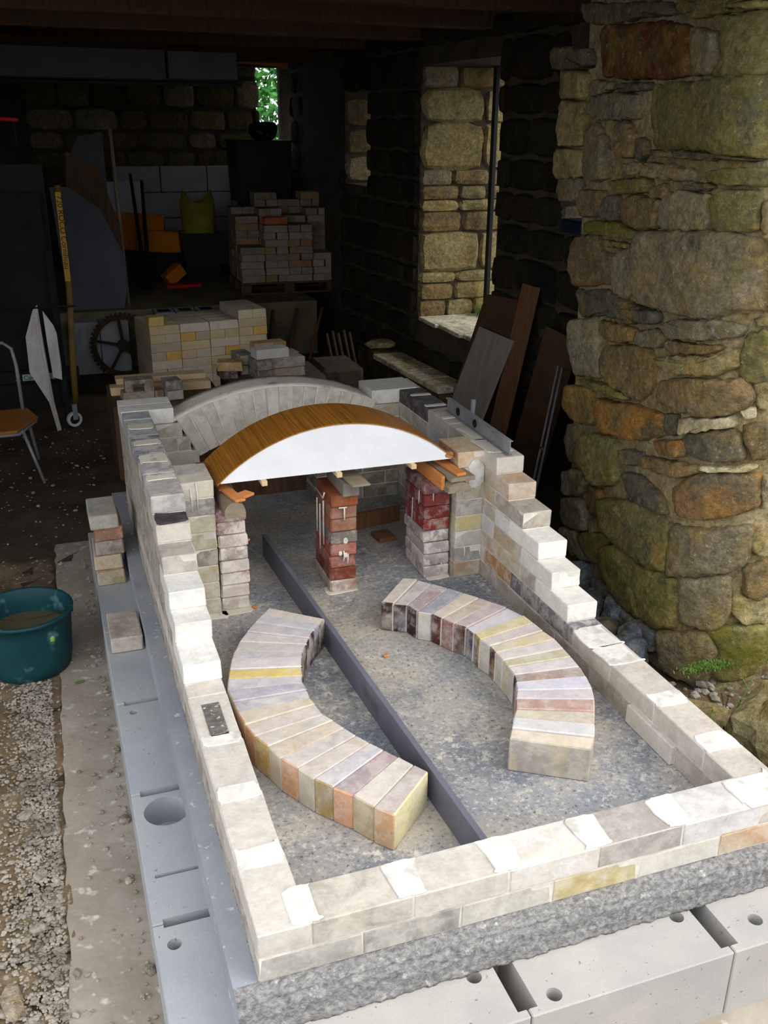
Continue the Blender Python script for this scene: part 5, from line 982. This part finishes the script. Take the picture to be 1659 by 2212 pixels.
# ================================================================ platform and deep shed
pf = box('platform', -.35, 2.10, 7.0, 9.48, -.308, .18, plain('platform_concrete', (132, 122, 96), (104, 96, 76), 4, .95, .002, 30, space='position', off=0), bev=.004); tag(pf, 'raised concrete platform at the back of the shed', 'platform')
for i, x in enumerate((.62, .80, .98)):
    o = box('hollow_block', x, x+.165, 6.74, 6.98, -.308, .185, BLOCK, bev=.004); tag(o, f'hollow grey block in front of the platform, {ORD[i+1]} from the left', 'block', 'hollow blocks before the platform')
    h = box('cavity_shade', x+.03, x+.135, 6.80, 6.92, .184, .187, DARK, o, bev=0)  # thin dark plate paints the shade inside the block's hollow
for i, x in enumerate((-.08, .16)):
    o = box('concrete_block', x, x+.235, 6.80, 6.985, -.308, .13, BLOCK, bev=.004); tag(o, f'upright grey concrete block behind the cogwheel, {["left", "right"][i]} one', 'block')
# cogwheel
def wheel():
    W_ = empty('cogwheel', (.36, 6.66, -.30)); tag(W_, 'rusty spoked cogwheel leaning against the platform', 'wheel'); cx, cy, cz, Ro, Ri = .33, 6.66, -.05, .255, .215
    tlt = .15
    def place(nm, bm): link(nm, mesh_from(bm, nm, [RUST]), None, W_, (cx, cy, cz), (-tlt, 0, 0))
    bm = bmesh.new(); n = 40; T = .025
    r = [[bm.verts.new((rad*math.cos(2*math.pi*k/n), y, rad*math.sin(2*math.pi*k/n))) for k in range(n)] for rad, y in ((Ro, -T), (Ro, T), (Ri, T), (Ri, -T))]
    for a in range(4):
        for k in range(n): bm.faces.new((r[a][k], r[a][(k+1) % n], r[(a+1) % 4][(k+1) % n], r[(a+1) % 4][k]))
    place('rim', bm)
    for k in range(5):
        a = 2*math.pi*k/5+.4; bm = bmesh.new(); add_tube(bm, [(.03*math.cos(a), 0, .03*math.sin(a)), (.22*math.cos(a), 0, .22*math.sin(a))], .013, 6); place('spoke', bm)
    bm = bmesh.new(); add_tube(bm, [(0, -.04, 0), (0, .04, 0)], .05, 14); place('hub', bm)
    bm = bmesh.new()
    for k in range(44):
        a = 2*math.pi*k/44; m = Matrix.Rotation(-a, 4, 'Y'); v0 = len(bm.verts); vs = add_box(bm, Ro-.004, Ro+.014, -.02, .02, -.009, .009); 
        for v in vs: v.co = m @ v.co
    link('teeth', mesh_from(bm, 'teeth', [RUST]), None, W_, (cx, cy, cz), (-tlt, 0, 0), kind='stuff')
wheel()
# pallet with its untidy stack
PAx, PAy, pang = 1.495, 7.44, math.radians(-2)
def pw(u, v): return (PAx+math.cos(pang)*u-math.sin(pang)*v, PAy+math.sin(pang)*u+math.cos(pang)*v)
Pt = empty('pallet', (*pw(.45, .4), .18)); tag(Pt, 'dark wooden pallet on the platform under the untidy brick stack', 'pallet')
def pbox(nm, u0, u1, v0, v1, z0, z1, mat, par): 
    cx, cy = pw((u0+u1)/2, (v0+v1)/2); return box(nm, -(u1-u0)/2, (u1-u0)/2, -(v1-v0)/2, (v1-v0)/2, 0, z1-z0, mat, par, .003, (cx, cy, z0), (0, 0, pang))
for v in (0, .36, .70):
    pbox('runner', 0, .92, v, v+.10, .181, .198, WDARK, Pt)
    for u in (0, .41, .82): pbox('foot_block', u, u+.10, v, v+.10, .199, .272, WDARK, Pt)
for i in range(7): pbox('deck_board', 0, .92, i*.117, i*.117+.095, .273, .291, WDARK, Pt)
H = [[5, 8, 8, 4], [9, 10, 9, 10], [10, 12, 11, 12]]
cc = [(146, 138, 122), (156, 148, 134), (160, 128, 92), (138, 132, 122), (160, 152, 144)]
for v in range(3):
    for u in range(4):
        uo = .01+u*.228+(.0 if u == 0 else .0); 
        for k in range(H[v][u]):
            z = .292+k*.064; S = (k+u+v) % 2 == 0 or (v == 0 and u == 0)
            for q in range(2):
                if S: uu, vv, du, dv = uo+.112, v*.24+.058+q*.118, .218, .112
                else: uu, vv, du, dv = uo+.056+q*.113, v*.24+.115, .109, .224
                x, y = pw(uu+R.uniform(-.006, .006), vv+R.uniform(-.006, .006))
                o = brick(x, y, z, du, dv, .0625, lin(*R.choice(cc)), None, lin(160, 116, 74), .7, .1, rot=pang+R.uniform(-.03, .03), name='firebrick', wear=1.0)
                vis = (v == 0 and (q == 0 or not S)) or (k >= H[v-1][u] and v > 0 and (q == 0 or not S))
                colw = ['left', 'second', 'third', 'right'][u]; rk = ['front', 'middle', 'rear'][v]
                lab = f'pallet stack firebrick, {rk} rank, {colw} pile, {ORD[k+1]} from the pallet' + ([', front one', ', rear one'][q] if S else [', left half', ', right half'][q])
                tag(o, lab, 'brick', 'firebricks stacked on the pallet')
x, y = pw(.36, .12)
o = brick(x, y, .292+8*.064+.002, .218, .11, .0615, lin(196, 120, 84), None, lin(176, 96, 60), .8, 0, rot=.1, name='firebrick'); tag(o, 'orange-red brick lying on top of the pallet stack', 'brick', 'firebricks stacked on the pallet')
# dark tank behind the stack
def taper(nm, x0, x1, y0, y1, z0, z1, k, mat, par=None, loc=None):
    bm = bmesh.new(); cx, cy = (x0+x1)/2, (y0+y1)/2; hx, hy = (x1-x0)/2, (y1-y0)/2
    a = [bm.verts.new((sx*hx*k, sy*hy*k, 0)) for sx, sy in ((-1, -1), (1, -1), (1, 1), (-1, 1))]; b = [bm.verts.new((sx*hx, sy*hy, z1-z0)) for sx, sy in ((-1, -1), (1, -1), (1, 1), (-1, 1))]
    i_ = [bm.verts.new((sx*(hx-.012), sy*(hy-.012), z1-z0)) for sx, sy in ((-1, -1), (1, -1), (1, 1), (-1, 1))]; j_ = [bm.verts.new((sx*(hx*k-.012), sy*(hy*k-.012), .02)) for sx, sy in ((-1, -1), (1, -1), (1, 1), (-1, 1))]
    bm.faces.new(a[::-1]); bm.faces.new(j_)
    for p, q in ((a, b), (b, i_), (i_, j_)):
        for n in range(4): bm.faces.new((p[n], p[(n+1) % 4], q[(n+1) % 4], q[n]))
    return link(nm, mesh_from(bm, nm, [mat]), None, par, (cx, cy, z0))
T_ = empty('water_tank', (2.0, 8.55, .18)); tag(T_, 'big black plastic tank on a stand behind the pallet stack', 'tank')
taper('tub', 1.70, 2.24, 8.32, 8.92, .93, 1.50, .93, BLACKP, T_)
box('lip', 1.68, 2.26, 8.30, 8.94, 1.50, 1.515, BLACKP, T_, bev=.004); box('stand', 1.78, 2.18, 8.45, 8.85, .182, .93, DARK, T_, bev=.004)
o = lump('black_bag', 2.02, 8.6, 1.60, (.13, .12, .085), BLACKP, seed=31, n=3); tag(o, 'lumpy black bag lying on top of the black tank', 'bag')
# bin with yellow sack
Bn2 = taper('dustbin', 1.10, 1.50, 8.30, 8.66, .182, .66, .78, BLACKP); tag(Bn2, 'black tapered dustbin with a yellow sack in it', 'bin')
bm = bmesh.new(); n = 20; rings = []
for z, r, wv_ in ((.50, .13, 0), (.66, .16, 0), (.82, .175, .01), (.93, .17, .02), (1.0, .14, .06)):
    rings.append([bm.verts.new((r*math.cos(2*math.pi*k/n)*1.0, r*.85*math.sin(2*math.pi*k/n), z-.5+wv_*math.cos(4*math.pi*k/n))) for k in range(n)])
for a, b in zip(rings[:-1], rings[1:]):
    for k in range(n): bm.faces.new((a[k], a[(k+1) % n], b[(k+1) % n], b[k]))
bm.faces.new(rings[0][::-1])
o = link('sack', mesh_from(bm, 'sack', [YSACK], True), None, None, (1.30, 8.48, .50)); tag(o, 'olive yellow sack standing open in the black dustbin', 'sack')
# orange boxes, white sheets and poles on the platform
def tilt_box(nm, loc, dims, rot, mat, label, cat='box', par=None):
    o = box(nm, -dims[0]/2, dims[0]/2, -dims[1]/2, dims[1]/2, 0, dims[2], mat, par, .003, loc, rot); return tag(o, label, cat)
tilt_box('card_box', (.72, 8.75, .465), (.50, .03, .36), (0, .10, .1), ORANGEP, 'upper orange cardboard sheet on the pile at the back')
tilt_box('card_box', (.93, 8.60, .46), (.50, .03, .22), (.3, .08, .0), ORANGEP, 'lower orange cardboard sheet on the pile at the back')
tilt_box('card_box', (1.02, 8.25, .235), (.20, .12, .12), (.0, -.6, .3), ORANGEP, 'small tilted orange box left of the dustbin')
tilt_box('dark_crate', (.83, 8.75, .181), (.75, .4, .27), (0, 0, 0), DARK, 'dark low crate under the orange sheets')
tilt_box('white_sheet', (.66, 9.15, .185), (.36, .03, .92), (-.05, 0, .1), WHITEP, 'white sheet standing behind the two dark poles', 'sheet')
tilt_box('white_bag', (1.12, 8.95, .40), (.26, .2, .16), (0, .15, .2), WHITEP, 'white bag lying between the orange sheet and the dustbin', 'bag')
tilt_box('red_tray', (1.05, 8.10, .182), (.34, .14, .03), (0, 0, .1), RED, 'flat red tray at the foot of the dustbin', 'tray')
tube('pole', [(.70, 8.05, .181), (.66, 8.3, 1.22)], [.024, .014], DARK); tag(bpy.data.objects['pole'], 'taller dark pole leaning at the back, left one', 'pole')
tube('long_pole', [(.72, 8.0, .181), (.76, 8.3, 1.16)], [.026, .014], DARK); tag(bpy.data.objects['long_pole'], 'shorter dark pole at the back, right one', 'pole')
# grey sheets and brown sheet leaning on the left of the platform
def sheet(nm, pts, y, t, mat, label):
    bm = bmesh.new(); a = [bm.verts.new((x, 0, z)) for x, z in pts]; b = [bm.verts.new((x, t, z)) for x, z in pts]; bm.faces.new(a); bm.faces.new(b[::-1])
    for k in range(len(pts)): bm.faces.new((a[k], b[k], b[(k+1) % len(pts)], a[(k+1) % len(pts)]))
    return tag(link(nm, mesh_from(bm, nm, [mat]), None, None, (0, y, 0)), label, 'sheet')
sheet('grey_sheet', [(-.05, .182), (.40, .182), (.43, .30), (.44, .62), (.28, 1.0), (.04, 1.18), (-.10, 1.18)], 7.10, .02, plain('plasterboard', (104, 106, 114), (92, 94, 102), 4, .9, .0005, 30), 'large grey plasterboard sheet standing on the platform edge')
sheet('brown_sheet', [(.03, 1.15), (.06, 1.45), (.30, 1.32), (.43, .86), (.44, .55), (.36, .72)], 7.14, .012, WDARK, 'brown curved-edge sheet behind the grey plasterboard')
sheet('grey_sheet', [(.00, .20), (.36, .20), (.36, 1.60), (.16, 1.56), (.03, 1.30)], 7.20, .02, plain('plasterboard_dark', (84, 84, 88), (72, 72, 76), 4, .9, .0005, 30), 'taller dark grey sheet with a curved corner behind the brown one')
tube('thin_post', [(.45, 7.25, .181), (.43, 7.25, 1.62)], .016, WGREY); tag(bpy.data.objects['thin_post'], 'thin pale post beside the dark grey sheet', 'post')
# overhead insulation panels and orange rafter
tilt_box('overhead_panel', (.02, 5.55, 1.93), (1.25, .6, .17), (0, 0, .03), plain('insulation', (64, 64, 68), (56, 56, 60), 4, .9, .0005, 30), 'left dark grey panel slung under the ceiling', 'panel')
tilt_box('overhead_panel', (.88, 5.55, 1.935), (.44, .6, .16), (0, 0, .03), plain('insulation2', (70, 70, 74), (60, 60, 64), 4, .9, .0005, 30), 'short dark grey panel slung under the ceiling, right one', 'panel')
tube('sling_bar', [(-.7, 5.5, 1.915), (1.2, 5.56, 1.915)], .014, DARK); tag(bpy.data.objects['sling_bar'], 'dark bar holding up the overhead panels', 'bar')
for sx in (-.66, 1.16): 
    tube('hanging_rope', [(sx, 5.5 if sx < 0 else 5.56, 1.92), (sx, 5.52, 2.34)], .006, DARK)
    tag([o for o in bpy.data.objects if o.name.startswith('hanging_rope')][-1], f'cord from the ceiling to the {"left" if sx < 0 else "right"} end of the panel bar', 'cord')
leaner('rafter', ((1.28, 8.6, 2.28), (1.28, 8.66, 2.30), (2.30, 8.66, 2.23), (2.30, 8.6, 2.23)), .05, WORANGE, 'orange-brown rafter above the far opening')
# folded table with castor, chair, rags
TT = empty('folding_table', (-.35, 5.5, -.3)); tag(TT, 'dark folded games table on castors at the left of the shed', 'table')
tube('post', [(-.086, 5.27, 1.30), (-.085, 5.27, .65), (-.118, 5.27, .12), (-.128, 5.27, -.14)], .021, YPOST, TT)
box('tabletop', -.74, -.20, 5.42, 5.46, -.20, 1.25, DARK, TT, bev=.004); box('tabletop', -.78, -.16, 5.52, 5.56, -.16, 1.42, plain('table_blue', (30, 31, 34), (26, 27, 30), 4, .7, 0, 20), TT, bev=.004)
box('crossbar', -.80, -.08, 5.33, 5.38, .02, .10, DARK, TT, bev=.003); box('leg', -.21, -.17, 5.30, 5.34, -.29, .9, DARK, TT)
lab = box('label_strip', -.515, -.240, 5.322, 5.328, .030, .084, DARK, TT, bev=0)
def text(s, loc, rot, size, mat, par):
    cu = bpy.data.curves.new('lettering', 'FONT'); cu.body = s; cu.size = size; cu.extrude = .0006; cu.materials.append(mat)
    o = bpy.data.objects.new('tmp', cu); COL.objects.link(o); dg = bpy.context.evaluated_depsgraph_get(); me = bpy.data.meshes.new_from_object(o.evaluated_get(dg)); bpy.data.objects.remove(o)
    return link('lettering', me, None, par, loc, rot)
box('label_frame', -.452, -.246, 5.3195, 5.3215, .036, .080, WHITELET, lab, bev=0)
text('Cornilleau', (-.446, 5.3185, .043), (math.pi/2, 0, 0), .041, BLACKLET, lab)
text('X', (-.50, 5.3195, .040), (math.pi/2, 0, 0), .05, WHITELET, lab)
sl = box('yellow_strip', -.104, -.069, 5.243, 5.248, .70, 1.26, plain('yellow_band', (196, 156, 60), (176, 136, 48), 8, .7, 0, 20), TT, bev=0)
text('720 ROCO Cornilleau', (-.098, 5.242, 1.24), (math.pi/2, math.pi/2, 0), .050, BLACKLET, sl)
# castor
CW = link('castor_wheel', None, None, TT, (-.16, 5.27, -.24)) if False else None
bm = bmesh.new(); n = 24; r = [[bm.verts.new((rad*math.cos(2*math.pi*k/n), y, rad*math.sin(2*math.pi*k/n))) for k in range(n)] for rad, y in ((.052, -.012), (.052, .012), (.034, .012), (.034, -.012))]
for a in range(4):
    for k in range(n): bm.faces.new((r[a][k], r[a][(k+1) % n], r[(a+1) % 4][(k+1) % n], r[(a+1) % 4][k]))
cwh = link('castor', mesh_from(bm, 'castor', [WHITEC]), None, TT, (-.150, 5.26, -.244), (0, 0, .35), label='white castor wheel')
bm = bmesh.new(); add_tube(bm, [(0, -.008, 0), (0, .008, 0)], .035, 16); link('hub', mesh_from(bm, 'hub', [DARK]), None, cwh, (-.150, 5.26, -.244), (0, 0, .35))
link('fork', mesh_from(bxc(-.016, .016, -.02, -.014, 0, .11), 'fork', [STEEL]), None, cwh, (-.140, 5.26, -.244))
# torn pale cloths
def rag(nm, pts, y, label):
    bm = bmesh.new(); a = []; b = []
    for i, (x, z) in enumerate(pts): yy_ = .02*math.sin(i*1.7); a.append(bm.verts.new((x, yy_, z))); b.append(bm.verts.new((x+.002, yy_+.006, z)))
    bm.faces.new(a); bm.faces.new(b[::-1])
    for k in range(len(pts)): bm.faces.new((a[k], b[k], b[(k+1) % len(pts)], a[(k+1) % len(pts)]))
    bmesh.ops.triangulate(bm, faces=bm.faces[:]); return tag(link(nm, mesh_from(bm, nm, [WHITEC]), None, None, (0, y, 0)), label, 'cloth', 'torn cloths hanging on the left')
rag('torn_cloth', [(-.33, .53), (-.30, .56), (-.31, .30), (-.29, .10), (-.27, -.10), (-.245, -.30), (-.27, -.30), (-.30, -.10), (-.32, .06), (-.37, .13), (-.40, .12), (-.395, .36)], 5.20, 'torn pale cloth strip with a long tail hanging left of the castor post')
rag('torn_cloth', [(-.27, .52), (-.215, .42), (-.20, .37), (-.195, .16), (-.20, .05), (-.255, .07), (-.265, .30)], 5.21, 'shorter pale cloth strip hanging right of the long-tailed one')
tube('cloth_rail', [(-.75, 5.20, .545), (-.06, 5.20, .545)], .006, DARK); tag(bpy.data.objects['cloth_rail'], 'thin dark rail carrying the torn cloths', 'rail')
tube('rail_stand', [(-.74, 5.20, .545), (-.74, 5.20, -.303)], .008, DARK); tag(bpy.data.objects['rail_stand'], 'dark upright under the left end of the cloth rail', 'post')
# chair
CH = empty('chair', (-.58, 4.4, -.303)); tag(CH, 'tubular steel chair with an orange-brown wooden seat at the left edge', 'chair')
seat = [(-.80, 4.12), (-.487, 4.14), (-.37, 4.40), (-.43, 4.62), (-.86, 4.60)]
link('seat', prism(seat, .0, .018, .003, None, [SEATW], 'seat'), None, CH, (0, 0, .03-.0)).location = (0, 0, .02)
tube('leg', [(-.46, 4.20, .02), (-.375, 4.16, -.302)], .010, STEEL, CH); tube('leg', [(-.80, 4.16, .02), (-.84, 4.12, -.302)], .010, STEEL, CH)
tube('leg', [(-.44, 4.55, .02), (-.40, 4.62, -.302)], .010, STEEL, CH); tube('leg', [(-.84, 4.56, .02), (-.88, 4.66, -.302)], .010, STEEL, CH)
tube('backrest_frame', [(-.455, 4.60, .03), (-.46, 4.64, .30), (-.475, 4.66, .40), (-.52, 4.67, .435), (-.76, 4.67, .435), (-.81, 4.66, .40), (-.83, 4.62, .03)], .011, STEEL, CH)
tube('seat_rail', [(-.80, 4.14, .010), (-.48, 4.15, .010), (-.385, 4.40, .010), (-.44, 4.60, .010)], .010, STEEL, CH)
tube('red_bar', [(-.60, 5.27, 1.70), (-.27, 5.27, 1.685)], .012, RED); tag(bpy.data.objects['red_bar'], 'short red bar on the table frame at the upper left edge', 'bar')
tube('bar_stand', [(-.30, 5.275, 1.69), (-.30, 5.50, 1.43)], .008, DARK); tag(bpy.data.objects['bar_stand'], 'dark stay holding the red bar to the folded table', 'stay')
# firewood-like dark frames in front of the platform at the right
for i, (x0, x1) in enumerate(((1.75, 1.90), (1.95, 2.14), (1.60, 1.68))):
    tube('wood_stake', [(x0, 6.75, -.305), (x1, 6.96, .12)], .014, WBROWN)
    tag([o for o in bpy.data.objects if o.name.startswith('wood_stake')][-1], f'dark stake leaning on the platform front, {ORD[i+1]} of three', 'stake', 'stakes on the platform front')
o = box('masonry_stub', 2.40, 2.62, 2.3, 2.32, -.3, -.29, COREDARK, bev=0); bpy.data.objects.remove(o)
# the kiln's loose mortar lump beside the right wall
o = lump('stone_chip', 1.42, .985, 2*c-.03, (.035, .03, .03), STONE, seed=90); o.location = (1.424, .975, .03); setstone(o, lin(190, 170, 156), lin(170, 150, 140)); tag(o, 'pinkish stone chip wedged outside the right kiln wall', 'stone')
rr = random.Random(14)
for i in range(3, 16):
    yy_ = 1.02+i*.088; xx_ = 1.90-.02*(i % 3)+.005*i; s_ = (rr.uniform(.07, .11), rr.uniform(.05, .08), rr.uniform(.05, .09))
    o = lump('stone', xx_-.12*(i % 2)-.04, yy_, -.31+s_[2]*.8, s_, STONE, rot=rr.uniform(-.5, .5), seed=100+i, n=3); setstone(o, lin(112, 120, 134), lin(84, 90, 98), .1)
    tag(o, f'bluish grey rough stone lying along the pier foot, {ORD[i-2]} from the near end', 'stone', 'rough stones along the pier foot')
